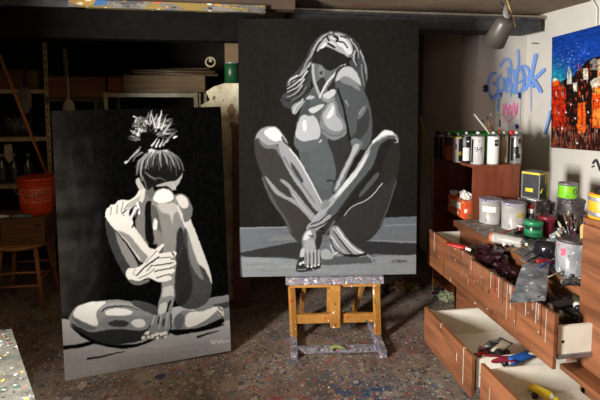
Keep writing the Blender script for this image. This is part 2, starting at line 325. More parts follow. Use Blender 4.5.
def canvas_b():
    w, h = 1.171, 1.68; root = thing('painting', 'tall black and grey painting of a seated person with crossed ankles, resting on the easel', 'painting')
    l = math.radians(1.75); u = Vector((1.2285-.0649, 2.768-2.9023, 0)).normalized(); n = Vector((-u.y, u.x, 0))
    place(root, (.0649, 2.9023, .44), u, Vector((0, 0, 1))*math.cos(l)+n*math.sin(l))
    d = .036; MB().box((0, .0015, 0), (w, .006, h)).box((0, .0015, 0), (.004, d, h)).box((w-.004, .0015, 0), (w, d, h)).box((0, .0015, 0), (w, d, .004)).box((0, .0015, h-.004), (w, d, h)).build('canvas_edge', BLACKC, root)
    bars(w, h, d, root)
    U, V = canvas_grid(w, h, 300, 420); Hm = homography([(0, 1), (1, 1), (1, 0), (0, 0)], [(236, 19), (419, 20), (416, 274), (240, 277)])
    q = np.stack([U, V, np.ones_like(U)], -1) @ Hm.T; A = Art(q[..., 0]/q[..., 2], q[..., 1]/q[..., 2], (33, 32, 29))
    P, Ln = A.poly, A.line
    A.c += (vnoise(U.shape, (4, 7), 1)[..., None]-.5)*5
    # ground
    P([(230, 228), (262, 227.5), (291, 227), (300, 236), (340, 236), (380, 224), (384, 218), (400, 217.5), (425, 216.5), (425, 285), (230, 285)], (104, 110, 116), sm=False)
    for k in range(40): y = random.uniform(229, 252); x = random.uniform(238, 400); Ln([(x, y), (x+random.uniform(12, 40), y-random.uniform(0, 1.5))], random.uniform(.8, 2.4), (random.choice((92, 112, 126)),)*3, op=.5)
    P([(230, 258), (262, 257.5), (300, 260), (350, 262), (380, 256), (425, 254), (425, 285), (230, 285)], (136, 142, 146), sm=False)
    for k in range(40): y = random.uniform(260, 275); x = random.uniform(238, 400); Ln([(x, y), (x+random.uniform(12, 40), y)], random.uniform(.8, 2.2), (random.choice((124, 140, 156)),)*3, op=.5)
    P([(239, 254), (252, 250.5), (270, 247), (296, 242.5), (303, 246), (303, 259), (283, 257.5), (264, 257.5), (246, 257)], 52)
    P([(340, 240), (358, 242), (372, 241.5), (395, 243), (425, 244), (425, 254.5), (400, 255.5), (375, 254), (355, 258), (336, 256)], 52, sm=False)
    P([(320, 259), (340, 257), (366, 257), (375, 262), (352, 264), (322, 265)], (84, 88, 90))
    P([(321, 251), (328, 250), (333, 258), (322, 259)], (160, 165, 168)); Ln([(366, 254), (371, 258), (374, 263)], 2, (150, 155, 158), 1)
    Ln([(236, 229), (292, 227.5)], .8, (140, 146, 150)); Ln([(385, 226), (418, 225)], 1.5, (128, 134, 140)); Ln([(372, 241), (418, 242.5)], 1, (140, 146, 150))
    # hair behind
    P([(334, 32), (325, 33), (316, 38), (309, 49), (304, 60), (298, 69), (291, 76), (286, 82), (285, 88), (290, 89), (281, 96), (283, 100), (291, 101), (283, 105), (291, 107), (302, 104), (306, 97), (309, 88), (312, 75), (318, 60), (330, 50)], (62, 64, 66))
    P([(334, 32), (344, 34), (354, 40), (360, 49), (364, 60), (367, 70), (367, 80), (364, 91), (359, 84), (352, 70), (345, 58), (340, 45)], (70, 73, 77))
    P([(279, 99), (290, 103), (304, 99), (305, 106), (292, 110), (283, 107)], (58, 62, 66))
    hl = [([(330, 34), (320, 38), (312, 50), (307, 62)], 150), ([(325, 36), (316, 44), (311, 56), (308, 68)], 170), ([(312, 52), (305, 64), (301, 72), (297, 78)], 140), ([(309, 64), (303, 72), (296, 79), (287, 86)], 165), ([(306, 72), (300, 80), (292, 86), (286, 90)], 190), ([(303, 80), (296, 88), (286, 93)], 175), ([(301, 86), (295, 94), (286, 98)], 150), ([(305, 88), (300, 96), (290, 102)], 100), ([(296, 77), (290, 80), (287, 84)], 200),
          ([(338, 34), (347, 37), (354, 44)], 140), ([(350, 40), (356, 48), (358, 58)], 170), ([(354, 52), (353, 60), (356, 66)], 180), ([(360, 52), (364, 62), (365, 74)], 160), ([(361, 66), (362, 76), (364, 86)], 120), ([(363, 60), (366, 70), (366, 80)], 130), ([(330, 33), (338, 36), (341, 40)], 160)]
    for L, c in hl: Ln(L, 2.2, (c-3, c, c+3), .8); Ln([(x+2.2, y+1) for x, y in L], 1.3, 30, .5)
    # torso
    P([(308, 94), (316, 84), (324, 78), (338, 80), (344, 98), (350, 125), (352, 150), (346, 178), (334, 205), (326, 214), (316, 205), (306, 188), (300, 165), (297, 145), (295, 128), (300, 112)], (84, 90, 92))
    P([(328, 138), (343, 132), (354, 140), (352, 160), (345, 178), (335, 196), (332, 190), (335, 178), (334, 164), (330, 150)], (52, 52, 52))
    P([(312, 143), (322, 141), (330, 150), (334, 164), (335, 178), (330, 188), (322, 190), (314, 182), (309, 168), (309, 154)], (88, 96, 98), soft=2)
    Ln([(327, 182), (331, 181), (334, 183)], 1.6, 34, 1)
    P([(298, 120), (305, 104), (309, 100), (308, 115), (303, 128)], (70, 75, 78)); P([(292, 106), (303, 101), (302, 105), (295, 115), (291, 113)], (150, 153, 156))
    Ln([(302, 100), (295, 108), (292, 114)], 1.2, (185, 187, 189))
    # neck and face
    P([(311, 62), (318, 60), (326, 66), (336, 68), (347, 60), (344, 68), (334, 82), (325, 95), (318, 97), (313, 88), (311, 74)], (100, 105, 108))
    P([(316, 84), (322, 78), (325, 84), (320, 94)], 52); Ln([(312, 66), (313, 80), (319, 97)], 2.8, (172, 176, 180), 2.0); Ln([(347, 61), (335, 74), (326, 84), (319, 98)], 2.6, (206, 209, 212), 2); Ln([(341, 70), (334, 80), (327, 91)], 2.6, 40, 1.4)
    P([(327, 88), (336, 82), (338, 88), (330, 92)], 44)
    P([(313, 57), (318, 50), (326, 48), (336, 51), (346, 56), (351, 60), (346, 64), (339, 66), (331, 71), (325, 70), (319, 65), (311, 63)], (38, 37, 37))
    P([(317, 69), (321, 66), (324, 72), (322, 78), (318, 77)], (124, 128, 132)); P([(318, 73), (322, 72), (321, 76)], 60)
    P([(316, 50), (320, 43), (327, 36), (336, 33), (345, 37), (351, 45), (353, 54), (349, 58), (343, 55), (337, 52), (329, 48), (322, 47), (317, 52)], (168, 172, 176))
    P([(336, 38), (343, 38), (350, 47), (351, 54), (346, 54), (341, 47), (336, 44)], (218, 221, 224)); P([(319, 49), (323, 43), (327, 44), (323, 48)], (222, 224, 226))
    for L, w_, c in (([(327, 44), (331, 46), (334, 48)], 2, 22), ([(328, 42), (332, 43.5), (335, 46)], 1.4, 225), ([(338, 42), (343, 43), (347, 48)], 1.5, 26), ([(339, 46), (343, 47.5), (345, 50)], 1.2, 235), ([(333, 36), (337, 39), (336, 42)], 2.2, 20), ([(330, 38), (334, 40)], 1.2, 230), ([(326, 37), (328, 41)], 1.8, 34), ([(340, 36.5), (345, 38)], 1.4, 30), ([(349, 57), (353, 52), (352, 46)], 1.2, 40), ([(322, 39), (327, 36), (333, 34)], 1.2, 30)): Ln(L, w_, c)
    # collar bones and chest planes
    P([(305, 99), (309, 96), (314, 98), (311, 100), (306, 100)], (172, 176, 179)); P([(322, 97), (326, 93), (332, 90), (335, 92), (333, 97), (327, 100)], (196, 200, 202)); P([(321, 98), (330, 100), (334, 98), (332, 104), (323, 102)], (140, 144, 147))
    P([(308, 110), (315, 107), (322, 105), (323, 107), (317, 112), (311, 114)], (196, 199, 201), soft=.6)
    P([(295, 132), (297, 142), (305, 142), (318, 139), (320, 143), (314, 151), (304, 153), (297, 150), (293, 144)], (94, 99, 102))
    P([(299, 119), (303, 115.5), (309, 117), (312, 116), (317, 122), (320, 132), (318, 139), (310, 141), (302, 142), (295, 137), (296, 128)], (182, 186, 190)); P([(302, 123), (305, 121), (306, 128), (304, 132), (302, 130)], (228, 230, 232), soft=1.2)
    P([(320, 117), (325, 107), (331, 101), (336, 103), (339, 114), (345, 124), (347, 132), (342, 138), (333, 141), (325, 137), (320, 129)], (124, 129, 133)); P([(322, 117), (327, 108), (332, 103), (335, 108), (336, 116), (342, 124), (341, 131), (333, 132), (326, 127)], (170, 174, 178)); P([(326, 117), (330, 110), (333, 106), (333, 114), (330, 118), (327, 120)], (224, 226, 228), soft=1.2)
    Ln([(322, 130), (330, 136), (338, 136), (345, 131)], 1.2, (96, 100, 104)); Ln([(319, 143), (321, 141)], 1, 230)
    # upper arm with shoulder
    P([(334, 80), (337, 72), (343, 67), (350, 67), (357, 73), (361, 82), (365, 94), (370, 108), (372, 124), (371, 140), (366, 150), (356, 148), (350, 140), (347, 122), (342, 104), (336, 92)], (82, 86, 89))
    P([(335, 82), (338, 73), (344, 68), (351, 68), (357, 75), (361, 86), (354, 82), (347, 78), (341, 79)], (186, 190, 192)); P([(339, 80), (345, 77), (352, 80), (358, 86), (360, 92), (350, 86), (343, 84)], (128, 132, 135), soft=1.4)
    P([(366, 108), (362, 113), (357, 122), (356, 132), (350, 140), (353, 144), (362, 138), (368, 128), (369, 114)], (60, 61, 62)); P([(359, 112), (366, 106), (364, 114), (358, 120)], (108, 112, 116), soft=1.2)
    Ln([(363, 108), (359, 115)], .8, (150, 155, 158)); Ln([(345, 102), (348, 107)], 2, (140, 144, 146), 1); Ln([(337, 90), (343, 108), (347, 128), (350, 142)], 2, 32, 2.6); Ln([(334, 78), (337, 71), (343, 66)], 1.4, 26)
    # forearm between the legs
    P([(350, 142), (355, 139), (361, 142), (362, 147), (355, 158), (347, 174), (340, 188), (336, 193), (333, 190), (338, 178), (346, 162), (352, 150)], (108, 114, 117)); P([(354, 146), (359, 146), (352, 160), (344, 175), (338, 188), (335, 189), (341, 174), (349, 158)], (176, 180, 182))
    # leg on the left
    P([(254, 137), (259, 130), (268, 127), (276, 128), (283, 137), (288, 146), (297, 158), (308, 178), (318, 198), (323, 207), (316, 216), (310, 223), (303, 232), (301, 243), (293, 238), (286, 226), (276, 207), (268, 190), (260, 172), (254, 154)], (60, 58, 55))
    P([(262, 178), (268, 190), (278, 208), (292, 237), (284, 220), (273, 205)], (78, 78, 77)); Ln([(262, 179), (272, 202), (284, 218), (291, 232)], 2.4, (84, 84, 84), 1.5)
    P([(254, 140), (258, 132), (266, 128), (275, 128), (281, 134), (287, 144), (285, 147), (277, 145), (270, 147), (262, 144), (257, 139)], (150, 153, 155))
    P([(263, 133), (269, 129), (275, 129), (281, 136), (281, 141), (273, 142), (267, 138)], (222, 223, 222)); P([(256, 140), (260, 143), (267, 146), (276, 146), (281, 155), (286, 164), (280, 158), (274, 150), (264, 149)], (110, 113, 115))
    P([(277, 143), (284, 144), (292, 153), (300, 164), (308, 178), (316, 194), (323, 207), (318, 212), (311, 206), (303, 194), (294, 182), (287, 170), (281, 158)], (150, 154, 157))
    Ln([(281, 138), (284, 143), (288, 147)], 1.4, 40); Ln([(289, 150), (300, 164), (310, 182), (323, 206)], 1.6, (214, 217, 219), 1.2); P([(290, 163), (297, 171), (303, 182), (300, 183), (293, 173)], (66, 68, 69)); Ln([(283, 158), (292, 172), (305, 190), (314, 203)], 2, (112, 116, 118), 1.4)
    P([(264, 177), (270, 182), (277, 190), (285, 196), (291, 198), (288, 189), (280, 182), (281, 180), (287, 183), (293, 190), (300, 198), (308, 208), (316, 218), (312, 223), (304, 214), (294, 205), (283, 199), (273, 192)], (142, 146, 149)); Ln([(293, 196), (302, 207), (311, 217)], 1.6, (168, 171, 174)); Ln([(294, 200), (288, 194), (283, 190)], 1, 50)
    # leg on the right
    P([(376, 137), (383, 131), (390, 131), (396, 136), (399, 144), (400, 158), (397, 178), (390, 200), (383, 222), (374, 236), (362, 243), (345, 243), (332, 236), (326, 226), (313, 224), (318, 213), (334, 196), (350, 176), (364, 152)], (46, 45, 43))
    P([(322, 226), (340, 212), (356, 206), (374, 196), (384, 186), (396, 178), (390, 202), (380, 226), (368, 240), (350, 242), (334, 235)], (52, 52, 51), soft=2); Ln([(396, 182), (389, 205), (380, 226)], 1.6, (80, 82, 84), 1)
    P([(396, 135), (399, 141), (392, 139), (386, 141), (379, 147), (376, 158), (370, 170), (358, 184), (346, 200), (332, 218), (322, 225), (313, 224), (320, 213), (336, 196), (352, 178), (366, 154), (374, 140), (384, 134)], (86, 91, 94))
    P([(377, 137), (384, 131), (391, 131.5), (397, 137), (391, 136), (385, 138), (378, 142), (371, 147), (369, 156), (362, 168), (352, 182), (340, 196), (330, 208), (320, 219), (312, 223), (316, 215), (328, 201), (341, 187), (356, 168), (367, 150)], (160, 164, 167))
    P([(378, 137), (384, 131.5), (391, 132), (394, 135), (386, 136), (378, 140), (373, 144), (372, 142)], (232, 233, 233)); P([(358, 168), (366, 155), (367, 158), (358, 174), (348, 186), (338, 196), (334, 198), (344, 184)], (214, 217, 219))
    Ln([(396, 138), (398, 143), (395, 143)], 1.2, 190, .6); P([(392, 141), (384, 144), (378, 152), (374, 165), (366, 178), (352, 196), (334, 222), (342, 216), (354, 204), (366, 194), (378, 182), (384, 160)], (38, 37, 36), soft=1.5)
    P([(378, 173), (372, 178), (364, 188), (358, 197), (362, 196), (370, 188), (378, 178)], (80, 84, 86)); Ln([(382, 184), (375, 193), (366, 201), (356, 205), (349, 210), (344, 216)], .9, (205, 208, 210), .7)
    P([(322, 203), (326, 200), (330, 203), (326, 209), (321, 210)], (128, 133, 136))
    # ankles and feet
    P([(309, 224), (316, 220), (324, 214), (331, 216), (326, 224), (318, 230), (310, 232), (306, 230)], (150, 154, 157)); Ln([(311, 225), (320, 221), (330, 213)], 1, 30); Ln([(309, 229), (320, 226), (331, 219), (338, 214)], 1.4, 34); Ln([(334, 222), (326, 234), (320, 240)], 2, (92, 96, 99), 1)
    P([(302, 239), (304, 233), (309, 229), (316, 230), (321, 235), (320, 246), (321, 258), (320, 267), (310, 271), (298, 271.5), (296, 266), (299, 256), (302, 247)], (132, 136, 139))
    P([(296, 268), (299, 257), (304, 258), (304, 266), (309, 264), (313, 266), (320, 262), (320, 268), (309, 271.5), (298, 272)], (52, 53, 54)); P([(303, 240), (306, 233), (310, 231), (311, 236), (307, 240)], (214, 217, 219)); Ln([(309, 236), (313, 237)], 1.4, 50); P([(316, 231), (322, 235), (321, 244), (318, 252), (315, 245), (316, 238)], 46)
    P([(305, 241), (313, 240), (315, 246), (312, 254), (305, 252)], (160, 164, 166)); P([(301, 250), (304, 249), (304, 256), (300, 257)], (190, 193, 195))
    for x in (307.5, 311.5, 315, 318.5): Ln([(x, 250), (x+.4, 265)], 1.2, (178, 182, 184)); Ln([(x+1.6, 253), (x+1.8, 264)], .8, 48)
    for x, y, r in ((300.5, 264, 1.6), (303, 262.5, 1.3), (307.5, 266.5, 1.1), (311.5, 266.5, 1.1), (315, 266, 1.1), (318.5, 264.5, 1)): Ln([(x, y), (x+.1, y+.1)], r*2, (222, 224, 225)); Ln([(x-1.2, y+2), (x+1.4, y+2)], 1, 24)
    for x in (298, 301, 304, 312): Ln([(x, 269.5), (x+1.6, 269.5)], .9, 170)
    P([(329, 235), (331, 228), (336, 226), (341, 230), (348, 240), (356, 247), (365, 253), (364, 257), (355, 257), (346, 256), (335, 256), (330, 248)], (132, 136, 139))
    for L, w_, c in (([(334, 232), (340, 240), (348, 250), (352, 256)], 1.4, 44), ([(331, 236), (336, 244), (344, 252)], 1.2, 210), ([(337, 229), (345, 240), (354, 249), (363, 254)], 1.8, 220), ([(333, 229), (339, 236), (347, 246), (356, 254)], 1.2, 190), ([(330, 240), (335, 250), (343, 255)], 1.6, 60), ([(331, 245), (333, 253)], 1, 220), ([(340, 248), (346, 254)], 1.2, 170), ([(345, 255.5), (356, 256), (366, 254)], 2.4, 34), ([(333, 255), (337, 253)], 1.2, 225)): Ln(L, w_, c)
    # signature
    Ln([(394, 260), (392, 261.5), (394, 263)], .6, 30); Ln([(395, 260.5), (396, 262), (398, 260), (399, 262), (400, 260), (401, 262.5), (403, 260.3), (404, 262), (406, 260.5), (407, 262)], .7, 30)
    A.c += (vnoise(U.shape, (60, 90), 3)[..., None]-.5)*5
    paint_sheet('painted_canvas', w, h, U, V, A.c, vcol('acrylic_on_canvas_light', rough=.6), root, .62)
canvas_b()

def canvas_a():
    w, h = .948, 1.542; root = thing('painting', 'leaning black and grey painting of a crouching person with hair bun, on the floor', 'painting')
    a = Vector((-.938, 2.633, 0.001)); u = (Vector((.001, 2.764, .02))-a).normalized(); up = Vector((-.983, 2.724, 1.539))-a; up = (up-u*up.dot(u)).normalized()
    place(root, a, u, up)
    d = .036; MB().box((0, .0015, 0), (w, .006, h)).box((0, .0015, 0), (.004, d, h)).box((w-.004, .0015, 0), (w, d, h)).box((0, .0015, 0), (w, d, .004)).box((0, .0015, h-.004), (w, d, h)).build('canvas_edge', BLACKC, root)
    bars(w, h, d, root)
    U, V = canvas_grid(w, h, 270, 420); Hm = homography([(0, 1), (1, 1), (1, 0), (0, 0)], [(50, 107), (219, 111), (233, 351), (65, 381)])
    q = np.stack([U, V, np.ones_like(U)], -1) @ Hm.T; X, Y = q[..., 0]/q[..., 2], q[..., 1]/q[..., 2]; A = Art(X, Y, 7)
    sheen_sweep = np.clip((112-X)/62, 0, 1)[..., None]*(.55+.9*vnoise(U.shape, (26, 5), 5)[..., None])*np.clip((Y-80)/120, .35, 1)[..., None]  # brownish left side: glare on the paint put into the colour, with brushwork
    A.c += sheen_sweep*np.array([44, 41, 36.])
    for k in range(46):
        x = random.uniform(56, 100); y = random.uniform(130, 300); A.line([(x, y), (x+random.uniform(-4, 4), y+random.uniform(8, 30))], random.uniform(3, 8), (random.choice((16, 30, 46, 56)),)*3, op=.25, soft=5)  # soft streaks breaking up the painted glare
    P, Ln = A.poly, A.line
    P([(50, 316), (61, 317), (70, 318), (100, 322), (180, 306), (206, 300), (245, 295), (245, 400), (50, 400)], (168, 168, 167), sm=False)
    P([(196, 300), (245, 293), (245, 318), (220, 322), (196, 320)], (120, 122, 123), sm=False); P([(214, 305), (245, 299), (245, 303), (222, 310)], 60, sm=False)
    for k in range(46): x = random.uniform(62, 200); y = random.uniform(340, 375); Ln([(x, y), (x+random.uniform(10, 40), y-random.uniform(1, 4))], random.uniform(1, 3), (random.choice((156, 168, 180)),)*3, op=.45)
    Ln([(62, 347), (80, 345), (96, 341.5), (120, 341), (150, 337), (176, 330), (200, 331), (225, 325)], 4.4, 16, 1.5); Ln([(89, 358), (103, 356), (118, 352.5), (126, 351)], 2.4, 44, .8); Ln([(200, 337), (209, 334), (221, 331)], 2.8, 36, .8)
    # big dark shapes: back arm, torso, far thigh
    P([(106, 218), (114, 216), (126, 232), (138, 252), (142, 268), (132, 280), (127, 276), (116, 256), (108, 236)], (52, 53, 52)); P([(116, 229), (121, 232), (131, 248), (139, 264), (134, 268), (126, 257), (119, 242)], (122, 121, 118))
    P([(136, 198), (146, 192), (156, 196), (158, 215), (160, 240), (150, 243), (140, 238), (136, 220)], (110, 109, 106)); P([(146, 204), (151, 200), (155, 207), (156, 222), (154, 244), (147, 238), (146, 220)], 14)
    # folded leg
    P([(69, 317), (72, 310), (78, 304), (88, 300.5), (103, 299), (120, 298.5), (138, 302), (152, 306), (164, 315), (163, 324), (154, 333), (138, 340), (120, 343), (102, 341), (86, 334), (74, 327)], (128, 129, 128))
    P([(70, 321), (80, 326), (92, 331), (106, 329), (122, 328), (142, 330), (158, 326), (156, 335), (140, 341), (118, 344), (98, 341), (82, 333)], (40, 42, 43)); P([(69, 323), (84, 333), (98, 340), (116, 344), (144, 342), (160, 332), (156, 340), (130, 348), (104, 345), (84, 337)], 14)
    P([(73, 313), (77, 306), (88, 301), (102, 300), (107, 301), (100, 307), (97, 313), (99, 321), (97, 325), (88, 322), (78, 317)], (222, 220, 214)); P([(71, 315), (78, 318), (88, 323), (97, 327), (92, 329), (80, 325)], (96, 99, 101))
    P([(100, 308), (106, 303), (118, 301), (134, 303), (148, 308), (142, 309), (128, 305), (114, 306), (106, 311)], (150, 150, 148)); Ln([(103, 310), (108, 306.5), (118, 305), (130, 305.5), (140, 309)], 1.6, 26, .8)
    P([(107, 310), (116, 307), (127, 308), (134, 311), (130, 314), (118, 315), (108, 314)], (222, 220, 214)); P([(100, 322), (110, 315), (130, 315), (150, 316), (160, 318), (150, 324), (130, 327), (108, 328)], (118, 120, 120)); P([(109, 322), (117, 319), (127, 320), (131, 323), (124, 326), (113, 325)], (48, 50, 52))
    P([(133, 321), (139, 318), (146, 320), (147, 325), (140, 327), (135, 325)], (206, 205, 200)); P([(134, 299), (150, 302), (163, 309), (160, 315), (148, 311), (136, 305)], (64, 66, 67))
    # shin right of centre with far thigh
    P([(184, 206), (190, 216), (196, 232), (204, 252), (211, 272), (213, 290), (208, 303), (194, 309), (182, 306), (176, 296), (176, 270), (178, 240), (180, 220)], (60, 62, 62)); P([(183, 208), (189, 215), (196, 232), (204, 252), (211, 272), (213, 284), (206, 270), (198, 262), (192, 250), (188, 232), (184, 222)], (196, 194, 188)); P([(188, 232), (194, 250), (201, 268), (205, 280), (196, 272), (190, 256)], (112, 112, 110), soft=1.5)
    P([(178, 235), (184, 240), (190, 262), (194, 286), (188, 302), (178, 300)], (36, 37, 37), soft=2)
    # shoulder behind the knee
    P([(174, 198), (179, 194), (186, 196), (191, 203), (193, 212), (190, 220), (185, 222), (180, 214)], (104, 104, 102)); P([(175, 198), (181, 195), (187, 199), (189, 206), (184, 209), (180, 206), (176, 203)], (204, 201, 194))
    # shin and knee in front
    P([(153, 196), (157, 190), (165, 188), (173, 192), (177, 200), (183, 212), (185, 224), (184, 244), (178, 262), (176, 280), (175, 296), (172, 312), (162, 316), (160, 304), (163, 292), (163, 276), (165, 260), (160, 248), (155, 232), (152, 214)], (126, 125, 121)); P([(154, 198), (158, 191), (165, 189), (172, 193), (174, 199), (168, 202), (162, 203), (156, 201)], (228, 224, 215))
    P([(158, 204), (168, 203), (176, 204), (183, 214), (182, 220), (178, 212), (174, 216), (173, 224), (170, 214), (163, 212)], (176, 173, 166), soft=1.5); P([(152, 206), (157, 208), (161, 222), (164, 240), (164, 254), (158, 246), (154, 230)], (84, 84, 82), soft=1.5); P([(155, 218), (158, 220), (158, 228), (155, 231), (154, 226)], (215, 212, 205), soft=1)
    P([(154, 230), (162, 232), (164, 244), (158, 243)], (120, 118, 114), soft=1.2); Ln([(178, 206), (182, 216), (186, 228)], 1.4, 215, .8); P([(178, 232), (183, 228), (185, 240), (180, 256), (177, 262)], (40, 40, 40), soft=1.5); Ln([(164, 292), (163, 278), (165, 262)], 1.2, 60); P([(164, 288), (175, 286), (175, 300), (166, 300)], (176, 175, 170), soft=2)
    # foot in front
    P([(163, 298), (175, 296), (174, 308), (172, 320), (169, 335), (158, 339), (144, 338), (149, 329), (156, 317), (161, 307)], (124, 126, 126)); P([(162, 304), (168, 302), (168, 310), (163, 314), (160, 312)], (186, 185, 180), soft=1)
    for L, w_, c in (([(172, 301), (170, 306), (169, 311)], 2, 22), ([(161, 317), (160, 323)], 1.6, 26), ([(166, 319), (165, 325)], 1.6, 26), ([(159, 312), (152, 325), (148, 332)], 1.2, 34), ([(157, 315), (153, 324)], 1.3, 180), ([(163, 315), (161, 328)], 1.2, 170), ([(170, 312), (168, 328)], 1.4, 160), ([(173, 314), (173, 326), (171, 334)], 1.4, 30)): Ln(L, w_, c)
    for x, y, r in ((146, 337.5, 2.2), (149, 333, 2.2), (151, 337, 1.6), (155, 336, 2.4), (159, 334, 2.0), (160, 338, 1.6), (163.5, 334, 2.2), (167, 333, 2.0), (167, 337, 1.4)): Ln([(x-.8, y), (x+.8, y-.6)], r*1.5, (232, 228, 218))
    for x, y in ((147.5, 335.5), (152.5, 334), (157, 337), (161.5, 336), (165, 336.5)): Ln([(x, y-1.5), (x+.2, y+2)], .8, 14)
    # foot on the right
    P([(174, 328), (178, 316), (186, 310), (197, 311), (210, 308), (220, 306), (225, 311), (224, 318), (214, 323), (200, 327), (184, 329)], (124, 126, 127)); P([(172, 330), (190, 329), (206, 326), (222, 319), (226, 322), (216, 328), (198, 332), (178, 335)], 14)
    P([(187, 322), (189, 314), (196, 311.5), (205, 311), (216, 307), (220, 309), (214, 315), (206, 321), (196, 326), (189, 327)], (222, 219, 211)); P([(218, 309), (224, 308), (225, 316), (221, 316)], (200, 198, 192)); Ln([(219, 311), (222, 315), (224, 318)], 1, 20); Ln([(220, 308), (224, 311)], .9, 30); P([(176, 318), (183, 313), (186, 318), (184, 327), (178, 328)], (90, 92, 94))
    # upper hand and forearm
    P([(106, 214), (107, 207), (110, 205), (111, 203), (116, 202), (119, 199), (125, 198), (129, 199), (136, 195), (140, 189), (145, 189), (145, 194), (142, 199), (136, 203), (131, 208), (130, 214), (134, 222), (130, 231), (120, 230), (112, 224)], (214, 210, 202))
    P([(128, 202), (137, 197), (141, 194), (140, 200), (133, 206), (128, 206)], (164, 161, 154)); P([(112, 220), (120, 226), (131, 222), (140, 232), (150, 246), (156, 250), (148, 262), (140, 258), (130, 244), (120, 233)], (208, 204, 196)); P([(119, 229), (128, 240), (140, 256), (146, 263), (150, 257), (142, 248), (130, 234)], (130, 128, 124)); Ln([(117, 229), (128, 243), (140, 262)], 1.2, 18, 2)
    for L, w_, c in (([(112, 205), (111, 213)], .9, 110), ([(118, 203), (117, 212)], .9, 110), ([(124, 200), (122, 210), (125, 214)], 1, 120), ([(124, 211), (129, 208), (136, 207)], 1.4, 60), ([(128, 204), (125, 208)], 1, 90), ([(138, 202), (140, 212)], 2.2, 225), ([(136, 207), (132, 216), (130, 222)], 3, 205), ([(139, 208), (136, 218), (133, 226)], 1.4, 16), ([(132, 206), (128, 209)], .8, 220), ([(107, 210), (106, 215)], 1, 235)): Ln(L, w_, c)
    P([(136, 179), (140, 177), (143, 183), (145, 189), (141, 190), (138, 186)], (170, 167, 160)); P([(145, 183), (152, 184), (155, 192), (152, 198), (147, 194)], (92, 92, 90)); P([(141, 189), (146, 189), (144, 200), (141, 200)], (196, 192, 184))
    # lower hand round the shin
    P([(127, 273), (129, 267), (136, 267), (144, 263), (151, 254), (158, 247), (164, 243), (165, 245), (160, 252), (167, 252), (176, 251), (177, 255), (171, 259), (176, 260), (177, 264), (171, 267), (176, 269), (174, 273), (169, 274), (173, 277), (171, 280), (160, 281), (150, 277), (140, 280), (131, 279)], (212, 209, 201))
    for L, w_, c in (([(138, 274), (146, 266), (156, 259), (160, 256)], 1.6, 60), ([(156, 258), (164, 257), (172, 257)], .8, 50), ([(152, 265), (162, 264), (172, 263)], 1.1, 30), ([(156, 271), (164, 269), (172, 268)], 1.1, 30), ([(158, 277), (165, 275), (170, 274)], 1.0, 40), ([(147, 262), (152, 256), (158, 250)], 1, 120), ([(173, 252), (175, 255)], 1.4, 30), ([(140, 277), (150, 273), (156, 268)], 1, 110), ([(172, 262), (175, 262)], .8, 30), ([(148, 270), (152, 266)], 1.4, 130), ([(137, 268), (134, 272), (138, 275)], 1, 150)): Ln(L, w_, c)
    P([(131, 278), (140, 280), (150, 278), (150, 281), (140, 284), (132, 282)], (96, 96, 94))
    # head: face slice, hair cap, bun
    P([(156, 186), (164, 182), (172, 181), (178, 176), (181, 167), (183, 167), (182, 178), (177, 187), (172, 191), (166, 187)], (160, 158, 152)); Ln([(160, 187), (167, 187), (173, 192)], 1.4, 24); Ln([(174, 186), (176, 190)], .8, 200)
    P([(137, 168), (139, 159), (145, 152), (154, 150), (166, 150), (174, 156), (182, 163), (184, 170), (181, 176), (176, 181), (168, 182), (160, 184), (153, 186), (148, 190), (143, 184), (139, 176)], 22)
    for L, w_, c in (([(150, 152), (143, 160), (141, 172), (143, 180)], 2.6, 190), ([(146, 154), (139, 162), (137, 174)], 2.0, 170), ([(154, 152), (149, 158), (146, 168)], 2.4, 200), ([(157, 152), (154, 158), (153, 165)], 2, 180), ([(160, 152), (160, 158), (161, 166)], 2.2, 200), ([(163, 152), (166, 158), (168, 166)], 2, 190), ([(166, 152), (171, 158), (175, 168)], 2.4, 205), ([(169, 153), (176, 160), (180, 170)], 2, 160), ([(172, 154), (180, 161), (184, 172)], 1.4, 140), ([(150, 150), (158, 152), (168, 151)], 4, 205), ([(143, 176), (146, 184), (148, 190)], 1.4, 120), ([(148, 174), (154, 178), (160, 178), (166, 181)], 1.6, 95), ([(146, 172), (150, 176), (156, 180)], 1.3, 120), ([(138, 150), (133, 155), (130, 158), (126, 162)], 2.6, 170), ([(142, 152), (136, 156), (133, 160)], 1.6, 150), ([(140, 147), (138, 152)], 1.6, 140), ([(126, 161), (129, 160)], 3, 200), ([(139, 160), (136, 166)], 1.2, 120)): Ln(L, w_, c, .6, soft=1.1, op=.9)
    for k in range(26):
        t = -1+2*(k+.5)/26+random.uniform(-.03, .03); x0 = 158+t*12; Ln([(x0, 151+abs(t)*3), (x0+t*7, 156+abs(t)*5), (x0+t*9, 158+random.uniform(3, 12)+abs(t)*8)], .9, random.choice((60, 90, 130, 170)), .3, soft=.8, op=.8)
    P([(143, 134), (150, 134), (154, 140), (152, 148), (146, 149), (143, 142)], 10)
    rs = random.Random(4)
    for k in range(170):
        an = -PI*rs.uniform(.03, 1.05); r1 = rs.uniform(.45, 1.02); r0 = r1-rs.uniform(.15, .4); bx_, by_ = 152, 139; lft = an < -PI*.6
        ex, ey = (24 if lft else 26), (23 if lft else 28); c = rs.choice((170, 200, 220, 140, 100, 60, 12, 12)) if r1 > .6 else rs.choice((12, 12, 60, 110))
        x0, y0, x1, y1 = bx_+ex*r0*math.cos(an), by_+ey*r0*math.sin(an), bx_+ex*r1*math.cos(an+.12), by_+ey*r1*math.sin(an+.12)
        Ln([(x0, y0), ((x0+x1)/2+rs.uniform(-1, 1), (y0+y1)/2+rs.uniform(-1, 1)), (x1, y1)], rs.uniform(1, 2.4), c, .3, soft=.9, op=.85)
